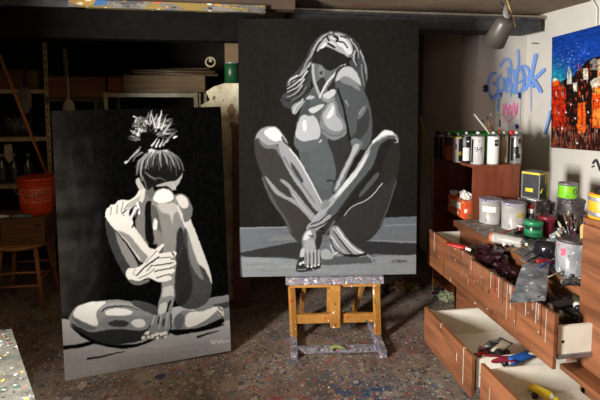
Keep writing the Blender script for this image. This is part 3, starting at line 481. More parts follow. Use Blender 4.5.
    P([(132, 127), (135, 120), (140, 117), (146, 119), (148, 125), (145, 130), (139, 130)], (150, 148, 142), soft=2.5, op=.6)
    for k in range(34):
        x = rs.uniform(132, 148); y = rs.uniform(116, 131); Ln([(x, y), (x+rs.uniform(-4, 4), y+rs.uniform(-3, 5))], 1.2, rs.choice((225, 200, 120, 60, 14, 14)), .5)
    P([(141, 133), (150, 133), (157, 137), (152, 148), (145, 149), (141, 142)], 9, soft=1.5)
    for x0, y0, x1, y1, c in ((150, 133, 158, 138, 14), (147, 126, 156, 134, 16), (152, 120, 157, 131, 18), (152, 146, 157, 139, 190), (156, 147, 159, 140, 210), (160, 147, 163, 140, 180), (163, 146, 168, 139, 150), (166, 143, 173, 134, 150), (161, 130, 165, 120, 200), (158, 128, 161, 112, 210), (155, 128, 151, 115, 190), (163, 134, 171, 124, 170), (168, 140, 176, 133, 100), (174, 139, 177, 138, 230)): Ln([(x0, y0), (x1, y1)], 2.2, c, .7)
    # signature in white
    sg = [[(213, 340), (214, 344), (215.5, 341), (217, 344), (218, 339.5)], [(219.5, 342), (221, 341), (221, 343.5)], [(222.5, 339.5), (222.5, 343)], [(224, 341), (225.5, 343), (226, 340.5)], [(227, 342), (229, 341), (231, 342)]]
    for L in sg: Ln(L, .8, 235, sm=False)
    A.c += (vnoise(U.shape, (80, 70), 8)[..., None]-.5)*6
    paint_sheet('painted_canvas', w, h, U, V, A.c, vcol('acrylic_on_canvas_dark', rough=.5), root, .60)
canvas_a()
# ------------------------------------------------------------------ helpers for furniture in world coordinates
def part(name, mb, m, root): return mb.build(name, m, root, -root.location)
def sub(name, mb, m, parent): return mb.build(name, m, parent)
SPK = splat('paint_crusted_wood', (96, 96, 104), (140, 138, 146), [
    (60, .6, .75, ((190, 190, 196), (90, 90, 105), (160, 100, 100), (70, 90, 140), (60, 58, 60), (200, 200, 200), (150, 140, 125)), (1, 1, .6)),
    (140, .6, .6, ((215, 215, 215), (60, 70, 110), (150, 70, 70), (40, 40, 44), (120, 116, 130)), (1, 1, .7))], nscale=30, bump=.8)
EASW = splat('worn_easel_beech', (150, 102, 44), (172, 122, 58), [(40, .5, .2, ((230, 225, 215), (60, 90, 60), (170, 60, 40), (50, 40, 34)), (1, 1, .5)), (110, .4, .15, ((235, 230, 220), (60, 50, 40)), (1, 1, 1))], nscale=9, bump=.15, rough=.5)
# ------------------------------------------------------------------ easel under the tall canvas
es = thing('easel', 'paint-splashed wooden studio easel holding up the tall painting', 'easel', (.686, 2.8305, 0), math.radians(-6.587))
MB().box((-.325, -.035, .392), (.322, .075, .439), bev=.004).build('canvas_ledge', SPK, es)
MB().box((-.30, -.028, .372), (.30, .03, .392)).build('ledge_support', EASW, es)
mb = MB().beam((-.287, -.005, .37), (-.272, -.035, .03), .035, .034); mb.build('front_leg', EASW, es)
mb = MB().beam((.277, -.005, .37), (.285, -.035, .03), .037, .034); mb.build('front_leg', EASW, es)
mb = MB().box((-.032, -.055, .105), (.032, -.028, .39), bev=.003); mast = mb.build('centre_post', EASW, es)
MB().bar((0, -.057, .27), (0, -.054, .27), .006).build('bolt', plain('dark_bolt', (40, 36, 32)), mast); MB().bar((0, -.057, .13), (0, -.054, .13), .006).build('bolt', MATS['dark_bolt'], mast)
MB().box((-.27, -.026, .125), (.27, .0, .185), bev=.003).build('cross_rail', EASW, es)
MB().box((-.27, .19, .055), (.27, .215, .085), bev=.003).build('rear_rail', EASW, es)
MB().beam((.20, .02, .39), (.165, .25, .05), .026, .03).build('rear_strut', EASW, es); MB().beam((-.20, .02, .39), (-.215, .25, .05), .026, .03).build('rear_strut', EASW, es)
MB().box((-.296, -.235, 0), (-.252, .27, .05), bev=.004).build('foot', SPK, es); MB().box((.258, -.235, 0), (.302, .27, .05), bev=.004).build('foot', SPK, es)
MB().box((-.252, -.19, .012), (.258, -.15, .046), bev=.003).build('base_rail', SPK, es)
mb = MB().beam((0, .105, .10), (0, .145, 1.90), .08, .03); mb.build('mast', EASW, es)
MB().tube([at(330, 349, z=.055), at(334, 346.5, z=.062), at(340, 347, z=.062), at(346, 349, z=.058)], [.012, .014, .012, .004]).build('rag', plain('mossy_rag', (128, 140, 84)))
tag(bpy.data.objects['rag'], 'small green-grey paint rag lying on the bottom rail of the easel', 'rag')

# ------------------------------------------------------------------ drawer cabinet on the right
WD = wood('cherry_laminate', (88, 53, 34), (124, 78, 50), 'Y', rough=.38, scale=2.4, stretch=9)
WDV = wood('cherry_laminate_upright', (98, 58, 36), (132, 84, 52), 'Z', rough=.38, scale=2.4, stretch=9)
WHT = plain('cream_melamine', (222, 218, 204), rough=.4, vary=.06, bump=.02)
HOLE = plain('black_hole', (14, 12, 12), bump=0)
DTOP = splat('dirty_grey_worktop', (96, 90, 84), (140, 132, 122), [(34, .5, .5, ((200, 196, 190), (60, 56, 54), (130, 60, 50), (70, 80, 100)), (1, 1, 1)), (90, .5, .4, ((220, 215, 205), (40, 38, 36), (150, 60, 60)), (1, 1, 1))], nscale=12)
cb = thing('drawer_cabinet', 'low reddish wood cabinet with paint-dripped open drawers along the right wall', 'cabinet', (1.9, 2.3, 0))
XC = 1.61
mb = MB().box((XC, 1.745, .0), (XC+.02, 2.95, .715)).box((XC, 2.93, 0), (2.5, 2.95, .715)).box((XC, 1.1, 0), (XC+.02, 1.745, .40)).box((XC, 1.745, .0), (2.5, 1.765, .715)).box((XC, 1.08, 0), (2.5, 1.1, .4)).box((2.48, 1.1, 0), (2.5, 2.95, .7))
part('body', mb, WD, cb)
MB_top = MB().box((XC-.015, 1.745, .715), (2.52, 2.955, .74)); part('worktop', MB_top, DTOP, cb)
part('worktop_edge', MB().box((XC-.02, 1.745, .70), (XC-.014, 2.96, .741)), WD, cb)
part('low_shelf', MB().box((1.47, 1.08, .385), (2.5, 1.742, .41), bev=.003), WD, cb)
DRIP = [plain('drip_white', (184, 178, 168), rough=.4), plain('drip_black', (26, 24, 24), rough=.3), plain('drip_blue_grey', (92, 88, 90), rough=.4), plain('drip_red', (170, 60, 44), rough=.4)]
def drawer(y0, y1, xf, zb, zt, side_t, side_b, nd, seed, hole=True):
    """front panel spans y0..y1 at x=xf, box runs back to the cabinet"""
    t = .018; R = random.Random(seed); ya, yb = y0+.012, y1-.012; xb = XC+.02+.25
    mb = MB().box((xf+t, ya, side_b), (xb, ya+.014, side_t)).box((xf+t, yb-.014, side_b), (xb, yb, side_t)).box((xb-.014, ya, side_b), (xb, yb, side_t)).box((xf+t, ya, side_b), (xb, yb, side_b+.01)).box((xf+t, ya, side_b), (xf+t+.012, yb, zt-.012))
    d = part('drawer', mb, WHT, cb)
    sub('front_panel', MB().box((xf, y0, zb), (xf+t, y1, zt), bev=.002), WD, d)
    sub('runner', MB().box((xf+t+.01, y0+.004, side_b-.006), (xb, y0+.012, side_b+.012)), plain('zinc_runner', (150, 150, 150), rough=.35, metal=.7), d)
    if hole: sub('screw_hole', MB().bar((xf+.055, ya-.001, (side_t+side_b)/2), (xf+.055, ya+.001, (side_t+side_b)/2), .007), HOLE, d)
    groups = [MB() for _ in DRIP]
    for k in range(int(nd*.6)):
        y = R.uniform(y0+.01, y1-.01); L = R.choice((.02, .05, .1, .16, .22)); L = min(L, zt-zb-.01)*R.uniform(.5, 1); w = R.uniform(.0005, .0013); z0 = zt if R.random() < .75 else R.uniform(zb+.03, zt)
        if z0-L < zb: L = z0-zb-.005
        g = groups[R.choice((0, 0, 0, 1, 2, 3))]; g.box((xf-.002, y-w, z0-L), (xf+.001, y+w, z0)); g.lathe([(0, -w*1.6), (w*1.5, 0), (w*.8, w*2)], T(xf-.001, y, z0-L), 8)
        if z0 == zt: g.box((xf-.002, y-w*2, zt-.004), (xf+R.uniform(.002, .014), y+w*1.6, zt+.0012))
    for k in range(nd):
        y = R.uniform(y0+.01, y1-.01); z = R.uniform(zb+.01, zt-.01); r = R.uniform(.001, .0045); groups[R.choice((0, 0, 0, 3, 2, 1))].add([(xf-.0012, y+r*math.cos(a)*R.uniform(.6, 1), z+r*math.sin(a)*1.4) for a in [k*PI/4 for k in range(8)]], [list(range(8))])
    for g, m in zip(groups, DRIP):
        if g.v: sub('paint_drips', g, m, d)['kind'] = 'stuff'
    return d
drawer(2.33, 2.93, 1.372, .455, .702, .672, .50, 26, 11)
drawer(1.640, 2.322, 1.350, .455, .698, .635, .50, 50, 12)
drawer(1.855, 2.37, 1.108, .205, .41, .385, .235, 8, 13)
drawer(1.26, 1.80, 1.118, .205, .41, .385, .235, 8, 14)

# tall unit nearest the camera
tc = thing('wooden_cupboard', 'tall plain reddish wood cupboard at the right edge, standing on the low cabinet shelf', 'cupboard', (2.0, 1.45, .411))
part('body', MB().box((1.560, 1.13, .411), (2.45, 1.735, 1.062)), WDV, tc); part('top_panel', MB().box((1.553, 1.12, 1.062), (2.46, 1.742, 1.08), bev=.002), WD, tc)
part('door', MB().box((1.545, 1.135, .42), (1.560, 1.730, 1.055), bev=.002), WD, tc)

# bookcase against the back wall
DWD = wood('dark_mahogany_board', (104, 52, 34), (134, 70, 46), 'Z', rough=.4, scale=2.5, stretch=8)
bc = thing('bookcase', 'dark mahogany open bookcase with spray cans lined up on top', 'bookcase', (1.92, 3.3, 0))
part('side_panel', MB().box((1.745, 2.975, 0), (2.108, 2.995, 1.113)), DWD, bc); part('side_panel', MB().box((1.745, 3.585, 0), (2.108, 3.605, 1.113)), DWD, bc)
part('back_panel', MB().box((2.096, 2.995, 0), (2.108, 3.585, 1.113)), DWD, bc)
part('top_board', MB().box((1.735, 2.970, 1.113), (2.112, 3.61, 1.13)), DWD, bc)
for z in (.72, .35, .06): part('shelf', MB().box((1.745, 2.995, z-.018), (2.096, 3.585, z)), DWD, bc)

# ------------------------------------------------------------------ spray cans
CHR = plain('steel_dome', (150, 150, 152), rough=.3, metal=.8, bump=0)
def spray_can(loc, body, label, r=.031, h=.19, cap=None, rot=None, sleeve=(.2, .8), mark=None, part_sleeve=False, ang=None):
    root = thing('spray_can', label, 'spray can', loc, rot=rot)
    root['group'] = 'spray cans'
    MB().lathe([(0, 0), (r*.95, 0), (r, .004), (r, h*.94), (r*.97, h*.95)], n=24).build('body', body, root)
    MB().lathe([(r*.98, h*.945), (r*.99, h*.955), (r*.8, h*.985), (r*.45, h*1.01), (r*.42, h*1.02), (0, h*1.02)], n=24).build('dome', CHR, root)
    if cap: MB().lathe([(r*.8, h*.98), (r*.8, h*1.15), (r*.7, h*1.18), (0, h*1.18)], n=20).build('cap', cap, root)
    else: MB().lathe([(r*.25, h*1.01), (r*.25, h*1.05), (r*.3, h*1.05), (r*.3, h*1.1), (0, h*1.105)], n=12).build('nozzle', plain('nozzle_plastic', (205, 205, 200)), root)
    if mark:
        for (a0, a1, z0, z1, m) in mark:
            n = 8; vs = []
            for i in range(n+1):
                a = FACE+a0+(a1-a0)*i/n
                for z in (z0, z1): vs.append(((r+.0006)*math.cos(a), (r+.0006)*math.sin(a), z*h))
            MB().add(vs, [[2*i, 2*i+2, 2*i+3, 2*i+1] for i in range(n)], I4, True).build('label', m, root)
    return root
PW = plain('white_enamel', (222, 220, 214), rough=.35, bump=0, vary=.05); PK = plain('black_print', (24, 24, 26), rough=.4, bump=0); PS = plain('silver_can', (168, 168, 168), rough=.3, metal=.6, bump=0)
PY = plain('yellow_print', (226, 200, 40), rough=.4, bump=0); PG = plain('light_grey_can', (190, 186, 184), rough=.35, bump=0, vary=.05); PB = plain('beige_can', (176, 164, 140), rough=.4, bump=0); PO = plain('rust_can', (150, 66, 30), rough=.5); CRD = plain('red_cap', (176, 34, 34), rough=.35, bump=0); CYL = plain('yellow_cap', (214, 206, 60), rough=.4, bump=0); BLP = plain('black_plastic', (22, 22, 24), rough=.35, bump=0)
def onshelf(px, py=None, y=None, dx=0): return at(px, py, z=1.1305)
def sh(px, y, z=1.1305):      # point on the bookcase top seen at column px with room depth y
    d = ray_x(px, y); return (d, y, z)
def ray_x(px, y):
    t = (px-300)/F; return y*(RT[0]*t+fh[0])/(RT[1]*t+fh[1])
spray_can(sh(449, 3.32), PO, 'rust brown spray can in the shade, second from the left end of the bookcase top', r=.033, h=.19, mark=[(-1, 1, .6, .95, PK)])
spray_can(sh(439, 3.40), PK, 'black capped spray can in deep shade, leftmost on the bookcase top', r=.033, h=.19, cap=BLP)
spray_can(sh(458.3, 3.16), PG, 'spray can with yellow shoulder and yellow and black stripe, on the bookcase', r=.035, h=.20, cap=None, mark=[(.15, 1.3, .05, .9, PK), (-1.1, -.7, .1, .9, PG), (.1, 1.1, .28, .42, PY), (-1.3, 1.3, .92, .97, CYL), (-.5, -.2, .5, .7, PK)])
spray_can(sh(467, 3.12), PK, 'narrow black spray can with white lower label, between striped and white cans', r=.030, h=.21, mark=[(-.9, .8, .08, .55, PW), (-1, -.5, .6, .9, PS), (0, .6, .75, .8, PW)])
c94 = spray_can(sh(478.5, 3.05), PG, 'pale grey spray can marked 94, in the middle of the bookcase top', r=.046, h=.215, mark=[(-1.25, -.8, .05, .85, PK)])
text_on_cyl('94', .058, .0468, FACE+.0, .215*.50, PK, 'printed_number', c94); text_on_cyl('A', .016, .0468, FACE+.15, .215*.8, PK, 'printed_letter', c94)
spray_can(sh(494, 3.04), PW, 'plain white spray can with small black square label, right of can 94', r=.043, h=.215, mark=[(.1, .75, .62, .84, PK), (.2, .6, .72, .76, PG)])
spray_can(sh(504.5, 3.10), PB, 'beige spray can partly behind the plain white can', r=.034, h=.21, mark=[(.2, .5, .2, .8, PO)])
spray_can(sh(512, 3.12), PK, 'thin black spray can with red cap, behind the silver can', r=.028, h=.20, cap=CRD)
spray_can(sh(517, 3.03), PS, 'silver spray can with black angular print, at the right end of bookcase', r=.040, h=.215, mark=[(-1.2, -.5, .1, .9, PK), (-.5, .3, .35, .6, PK), (-.2, .6, .2, .35, PK), (.2, .7, .7, .86, PK)], cap=None)
# green crate behind the cans, brushes standing in it
GRN = plain('green_plastic', (52, 160, 60), rough=.35, bump=0)
cr = thing('plastic_crate', 'bright green plastic crate behind the spray cans on the bookcase', 'crate', (1.97, 3.40, 1.1305))
x0, x1, y0, y1, zt = 1.80, 2.225, 3.27, 3.54, 1.325
mb = MB().box((x0, y0, 1.131), (x1, y1, 1.14)).box((x0, y0, 1.131), (x0+.006, y1, zt)).box((x1-.006, y0, 1.131), (x1, y1, zt)).box((x0, y0, 1.131), (x1, y0+.006, zt)).box((x0, y1-.006, 1.131), (x1, y1, zt))
part('tub', mb, GRN, cr)
part('rim', MB().box((x0-.012, y0-.012, zt), (x1+.012, y0+.006, zt+.012)).box((x0-.012, y1-.006, zt), (x1+.012, y1+.012, zt+.012)).box((x0-.012, y0, zt), (x0+.006, y1, zt+.012)).box((x1-.006, y0, zt), (x1+.012, y1, zt+.012)), GRN, cr)
BR = wood('brush_handle_wood', (150, 96, 50), (186, 130, 76), 'Z'); BRI = plain('bristle', (88, 70, 52), rough=.9); FER = plain('ferrule', (170, 168, 160), rough=.3, metal=.8, bump=0)
def brush(p, q, label, hm, r=.004, bw=.008, bl=.03, bm_=None, group='brushes'):
    """p = handle end down in the pot, q = bristle tip"""
    p, q = Vector(p), Vector(q); root = thing('paintbrush', label, 'brush', p, group=group); d = (q-p); L = d.length; d.normalize(); M = d.to_track_quat('Z', 'Y').to_matrix().to_4x4()
    MB().lathe([(r*.5, 0), (r, L*.25), (r*1.2, L-bl-.03), (r, L-bl-.02)], M, 10).build('handle', hm, root)
    MB().lathe([(r*1.1, L-bl-.02), (bw*.6, L-bl)], M, 10).build('ferrule', FER, root); MB().lathe([(bw*.6, L-bl), (bw*.75, L-bl*.5), (bw*.3, L-.002), (0, L)], M, 10).build('bristles', bm_ or BRI, root); return root
def B(px0, py0, px1, py1, y, *a, **k):
    q = at(px1, py1, y=y); p = at(px0, py0, y=y-.02); brush(p, q, *a, **k)
mb = MB(); p = at(498, 145, y=3.22); q = at(474, 114, y=3.24); o = thing('spatula', 'long white plastic stirring stick leaning out behind the spray cans', 'stick', p)
d = q-p; MB().beam((0, 0, 0), d*.55, .016, .006, bev=.002).build('handle', PW, o); MB().beam(d*.5, d, .022, .005, bev=.002).build('blade', PW, o)
B(494, 142, 482, 119, 3.35, 'thin brush with dark bristles, leftmost behind the white spray can', BR)
B(492, 142, 487, 116, 3.36, 'thin brush with brown handle, second behind the white spray can', BR, r=.003)
B(495, 142, 490.5, 113, 3.37, 'tall thin brush with pale tip behind the white spray can', BR, r=.003, bm_=PB)
B(491, 142, 489.5, 125, 3.33, 'short brown brush low behind the white spray can', BR, r=.004)
B(499, 138, 500, 119, 3.22, 'red handled brush with black tip, standing above the beige spray can', CRD, r=.008, bw=.010, bl=.06, bm_=PK)

# orange floral tissue box on the shelf
TIS = splat('orange_floral_card', (206, 74, 36), (222, 96, 50), [(30, .6, .5, ((236, 226, 200), (60, 110, 60), (230, 190, 60), (190, 40, 30)), (1, 1, 1)), (70, .5, .3, ((240, 235, 215), (60, 100, 60)), (1, 1, 1))], nscale=20, bump=0)
tb = thing('tissue_box', 'orange floral tissue box with crumpled tissue on the bookcase shelf', 'tissue box', (1.80, 3.2, .7205))
part('box', MB().box((1.715, 3.03, .721), (1.83, 3.29, .855), bev=.003), TIS, tb)
part('label', MB().box((1.7138, 3.09, .78), (1.715, 3.25, .83)), plain('pale_print', (214, 222, 200)), tb)
def crumple(c, r, seed, sq=(1, 1, .6), amp=.35):
    bm = bmesh.new(); bmesh.ops.create_icosphere(bm, subdivisions=3, radius=r); R = random.Random(seed)
    for v in bm.verts: v.co *= 1+amp*R.uniform(-1, .6); v.co = Vector((v.co.x*sq[0], v.co.y*sq[1], v.co.z*sq[2]))+Vector(c)
    bm.verts.index_update(); m = MB().add([v.co.copy() for v in bm.verts], [[v.index for v in f.verts] for f in bm.faces]); bm.free(); return m
part('tissue', crumple((1.77, 3.13, .878), .055, 3, (.7, 1.1, .7)), PW, tb)
tag(crumple((1.75, 3.27, .87), .03, 9, (1, 1, .8)).build('tissue', PW), 'small crumpled white tissue beside the tissue box opening', 'tissue')

# ------------------------------------------------------------------ clutter on the worktop
CLR = glassy('cloudy_plastic', (205, 205, 205), .3, .55); PNT = splat('greyed_paint_wash', (128, 130, 132), (160, 158, 156), [(40, .4, .2, ((190, 160, 110), (90, 90, 100)), (1, 1, .4))], nscale=14, bump=.1)
RIMM = splat('crusted_rim', (170, 150, 150), (120, 140, 170), [(70, .6, .7, ((180, 50, 60), (60, 90, 160), (210, 205, 200), (60, 50, 60)), (1, 1, 1))], nscale=30)
def pot(c, r, h, label, lab=None, rimm=RIMM, body=None, name='paint_pot', fill=.42, taper=.94):
    root = thing(name, label, 'pot', (c[0], c[1], .7405))
    MB().lathe([(0, 0), (r*taper, 0), (r*taper, .003), (r, h), (r*.965, h), (r*(taper-.04), .006), (0, .006)], n=28).build('wall', body or CLR, root)
    MB().lathe([(r*(taper-.03), .008), (r*(taper-.01), h*fill), (0, h*fill)], n=28).build('paint', PNT, root)
    MB().lathe([(r*.95, h-.012), (r*1.012, h-.012), (r*1.03, h+.002), (r*.95, h+.002)], n=28, wob=.012).build('rim', rimm, root)
    if lab:
        a0, a1, z0, z1, m = lab; vs = []; n = 8
        for i in range(n+1):
            a = FACE+a0+(a1-a0)*i/n
            for z in (z0, z1): rr = r*(taper+(1-taper)*z/h)+.0012; vs.append((rr*math.cos(a), rr*math.sin(a), z))
        MB().add(vs, [[2*i, 2*i+2, 2*i+3, 2*i+1] for i in range(n)], I4, True).build('label', m, root)
    return root
MILK = splat('milky_stained_plastic', (150, 148, 146), (182, 178, 172), [(22, .5, .3, ((120, 120, 124), (196, 190, 180), (150, 120, 100)), (1, 1, .35))], nscale=9, bump=.1, rough=.35)
q = at(490, 222, z=.74); pot(q, .076, .168, 'cloudy grey plastic pot with white label, left of the two tall pots', (-.9, .35, .085, .125, PW), body=MILK)
q = at(513, 228, z=.74); pot(q, .077, .176, 'cloudy grey plastic pot with yellow smudge, right of the two tall pots', (.1, .85, .09, .12, plain('yellow_smudge', (176, 160, 70))), body=MILK)
# tin box on a stained carton
q = at(534, 199, D=3.02)
DKS = splat('paint_stained_dark', (46, 42, 44), (82, 76, 76), [(40, .5, .5, ((150, 146, 144), (110, 40, 50), (60, 70, 90), (20, 20, 22)), (1, 1, 1)), (110, .5, .4, ((200, 196, 190), (90, 40, 44)), (1, 1, 1))], nscale=16, bump=.5, rough=.45)
st = thing('carton', 'dark paint-stained carton under the black and yellow tin', 'box', (q.x, q.y, .7405), .2); MB().box((-.045, -.055, 0), (.09, .09, q.z-.7415), bev=.004).build('carton_body', DKS, st)
MB().box((-.044, -.054, q.z-.7412), (.02, .02, q.z-.7404+.006)).build('paper_scrap', PW, st)
tn = thing('square_tin', 'black and yellow rectangular tin standing against the right wall', 'tin', (q.x, q.y, q.z+.007), math.radians(28))
MB().box((-.062, -.062, 0), (.062, .062, .185), bev=.008).build('body', plain('tin_grey', (120, 120, 118), rough=.35, bump=0), tn)
MB().box((-.058, -.0635, .012), (.010, -.062, .172)).build('print_panel', plain('tin_black_panel', (46, 46, 48), rough=.4), tn); MB().box((.014, -.0635, .006), (.05, -.062, .18)).build('print_panel', MATS['tin_black_panel'], tn)
MB().box((-.060, -.0640, .170), (.058, -.0625, .182)).box((.040, -.0640, .006), (.060, -.0625, .18)).box((.014, -.0640, .10), (.026, -.0625, .18)).build('yellow_band', PY, tn)
MB().box((-.0635, -.056, .012), (-.062, .050, .168)).build('print_panel', MATS['tin_black_panel'], tn); MB().box((-.0640, -.060, .170), (-.0625, .058, .182)).box((-.0645, -.02, .05), (-.0635, .03, .075)).build('yellow_band', PY, tn)
MB().box((.0625, -.058, .006), (.064, .058, .182)).build('yellow_side', PY, tn); MB().tube([(-.05, -.065, .05), (-.03, -.065, .075), (-.01, -.065, .07)], .003).build('yellow_squiggle', PY, tn)
# paint-crusted tub with a green can on it
q = at(570, 231, z=.74)
tbq = thing('crusted_tub', 'dark paint-crusted tub under the lime green can', 'tub', (q.x, q.y, .7405)); MB().lathe([(0, 0), (.066, 0), (.074, .10), (.070, .14), (.078, .20), (.07, .218), (0, .218)], n=22, wob=.05).build('tub_body', DKS, tbq); MB().lathe([(.079, .196), (.082, .2), (.082, .21), (.078, .214)], n=22, wob=.03).build('tub_rim', DKS, tbq)
LIM = plain('lime_label', (124, 196, 40), rough=.35, bump=0, vary=.05)
g = thing('paint_can', 'small lime green paint can with dark round emblem on the crusted tub', 'can', (q.x-.022, q.y+.01, .9595)); MB().lathe([(0, 0), (.056, 0), (.056, .095), (.058, .097), (.058, .1), (.05, .1), (.048, .094), (0, .094)], n=28).build('tin', PS, g)
MB().lathe([(.0565, .006), (.0568, .008), (.0568, .084), (.0565, .086)], n=28).build('label', LIM, g)
vs = []; 
for i in range(17):
    a = 2*PI*i/16; 
    if i < 16: vs.append((.0576*math.cos(FACE+.55+.30*math.cos(a)), .0576*math.sin(FACE+.55+.30*math.cos(a)), .052+.019*math.sin(a)))
MB().add(vs, [list(range(16))], I4).build('emblem', plain('emblem_dark', (40, 60, 44), bump=0), g)
v, f = text_verts('Y', .03); MB().add([(.0577*math.cos(FACE-.12+x/.0577), .0577*math.sin(FACE-.12+x/.0577), .055+y) for x, y, _ in v], f).build('printed_letter', PY, g)
text_on_cyl('ili', .03, .0577, FACE-.3, .02, plain('darker_green_print', (70, 140, 40), bump=0), 'printed_mark', g)
# green-lidded pot, red-capped bottle, dark red tub
q = at(533, 238, z=.74); GR2 = plain('green_pot', (40, 130, 84), rough=.35, bump=0); 
g = thing('paint_jar', 'green plastic paint jar with dark lid, in front of the tall pots', 'jar', (q.x, q.y, .7405))
MB().lathe([(0, 0), (.05, 0), (.053, .01), (.053, .082), (.046, .09), (0, .09)], n=26).build('body', plain('dark_green_glass', (26, 60, 44), rough=.2, bump=0), g); MB().lathe([(.0535, .016), (.054, .018), (.054, .06), (.0535, .062)], n=26).build('label', GR2, g)
MB().lathe([(.053, .086), (.055, .088), (.055, .106), (.05, .112), (0, .112)], n=26).build('lid', GR2, g); text_on_cyl('roop', .030, .0545, FACE, .040, plain('deep_green_ink', (14, 40, 30), bump=0), 'printed_name', g)
q = at(530, 228, z=.74)
g = thing('small_bottle', 'small dark bottle with red cap behind the green jar', 'bottle', (q.x, q.y, .7405)); MB().lathe([(0, 0), (.024, 0), (.026, .08), (.018, .10), (.014, .104), (0, .104)], n=18).build('body', DKS, g)
MB().lathe([(.017, .10), (.018, .12), (.016, .137), (0, .137)], n=16).build('collar', PW, g); MB().lathe([(.0165, .133), (.0165, .157), (.012, .16), (0, .16)], n=16).build('cap', CRD, g)
q = at(546.5, 236, z=.74); MRN = plain('maroon_plastic', (112, 28, 42), rough=.35, bump=0)
g = thing('plastic_tub', 'maroon plastic tub with wide lid, right of the green jar', 'tub', (q.x, q.y, .7405)); MB().lathe([(0, 0), (.036, 0), (.042, .10), (.04, .112), (0, .112)], n=24).build('body', MRN, g); MB().lathe([(.05, .108), (.054, .112), (.053, .126), (.047, .132), (.02, .128), (0, .128)], n=24).build('lid', MRN, g)
# dark crusty cups behind
for i, (px, py, r, h, lab) in enumerate(((549, 219, .035, .12, 'blackened cup between the tin and the crusted tub'), (556, 226, .03, .10, 'low blackened cup just left of the crusted tub'), (583, 232, .04, .11, 'maroon and black crusted cup right of the crusted tub'), (541, 217, .03, .14, 'tall blackened jar behind the maroon tub'))):
    q = at(px, py, z=.74); g = thing('crusted_cup', lab, 'cup', (q.x, q.y, .7405)); MB().lathe([(0, 0), (r*.85, 0), (r, h), (r*.9, h), (r*.8, .01), (0, .01)], n=18, wob=.06).build('cup_wall', DKS, g); MB().lathe([(r*.95, h-.01), (r*1.06, h-.006), (r*1.05, h+.004), (r*.92, h+.003)], n=18, wob=.06).build('crusted_rim', MRN if i == 2 else DKS, g)
# brush jar
q = at(571, 272, z=.74); JG = splat('paint_smeared_clear_plastic', (112, 114, 118), (150, 150, 152), [(30, .5, .4, ((170, 165, 160), (90, 90, 96), (190, 90, 110)), (1, 1, .5)), (70, .4, .3, ((200, 196, 196), (180, 80, 100), (60, 60, 66)), (1, 1, .6))], nscale=12, rough=.25, bump=.2)
bj = pot((q.x, q.y), .072, .172, 'large smeared grey jar holding many brushes near the front', None, body=JG, rimm=DKS, name='brush_jar', fill=.3, taper=.97)
R = random.Random(5); cx, cy = q.x, q.y; cols = [BR, CRD, PK, plain('blue_handle', (50, 80, 150), bump=0), PB, MRN, BR, PK, CYL]
labs = ['red handled brush near the back of the brush jar', 'black brush leaning left out of the brush jar', 'dark brush standing upright in the middle of the brush jar', 'blue handled brush in the brush jar', 'brown brush leaning away in the brush jar', 'maroon brush beside the upright dark brush in the jar', 'brown brush with broad tip in the brush jar', 'black brush leaning right in the brush jar', 'pale handled brush in the front of the brush jar']
tips = [(569, 205), (558, 216), (564, 208), (574, 214), (566, 218), (577, 216), (561, 222), (572, 208), (556, 226)]
mats = [CRD, PK, PK, cols[3], BR, MRN, BR, PK, PB]
for (tx, ty), m, lb in zip(tips, mats, labs):
    a = R.uniform(0, 6.28); p = Vector((cx+.03*math.cos(a), cy+.03*math.sin(a), .80)); t = at(tx, ty+5, D=2.25+R.uniform(-.03, .12)); brush(p, t, lb, m, r=.0045, bw=.010, bl=.04, group='brushes in the brush jar', bm_=R.choice((BRI, PK, PB)))
p = Vector((cx+.035, cy-.02, .84)); t = at(584, 224, D=2.2); ys = thing('stirring_stick', 'pale yellow wooden stirring stick with a round hole in the brush jar', 'stick', p); CRM = plain('pale_birch', (222, 196, 128), rough=.5, vary=.08)
M = (t-p).to_track_quat('Z', 'Y').to_matrix().to_4x4(); L = (t-p).length
vs = [(-.008, 0, 0), (-.011, 0, L*.55), (-.016, 0, L*.8), (-.015, 0, L*.93), (-.008, 0, L), (.008, 0, L), (.015, 0, L*.93), (.016, 0, L*.8), (.011, 0, L*.55), (.008, 0, 0)]
Mf = (RZ(0)); d = (t-p).normalized(); side = Vector((RT[0], RT[1], 0)); side = (side-d*side.dot(d)).normalized(); nn = d.cross(side)
V3 = [d*v[2]+side*v[0]-nn*.002 for v in vs]+[d*v[2]+side*v[0]+nn*.002 for v in vs]
MB().add(V3, [list(range(10)), [10+i for i in range(10)][::-1]]+[[i, (i+1) % 10, 10+(i+1) % 10, 10+i] for i in range(10)]).build('blade', CRM, ys)
hc = d*(L*.86); MB().bar(hc-nn*.0026, hc+nn*.0026, .0035).build('hole', HOLE, ys)
# clear cup on its side, dark glass jar lying down, blue can, tape can
q = at(550, 238, z=.80)
g = thing('plastic_cup', 'clear plastic cup tipped on its side among brushes, left of the brush jar', 'cup', q, rot=(math.radians(65), .3, .9)); MB().lathe([(.018, 0), (.018, .003), (.038, .085), (.041, .085), (.041, .09), (.037, .09), (.016, .006), (.0, .006)], n=24).build('cup_wall', glassy('clear_plastic', (225, 230, 232), .12, .8), g)
q = at(546, 250, z=.785); BLK = plain('glossy_black', (24, 24, 30), rough=.12, bump=0, spec=.6)
g = thing('glass_jar', 'dark glossy jar lying on its side left of the brush jar', 'jar', (q.x, q.y, .79), rot=(PI/2, 0, .7)); MB().lathe([(0, -.055), (.035, -.055), (.046, -.045), (.048, .03), (.036, .05), (.034, .06), (0, .06)], n=26).build('body', BLK, g); MB().lathe([(.037, .05), (.037, .066), (0, .066)], n=22).build('lid', PS, g)
q = at(586, 251, z=.74); BLU = plain('blue_can', (34, 84, 160), rough=.35, bump=0)
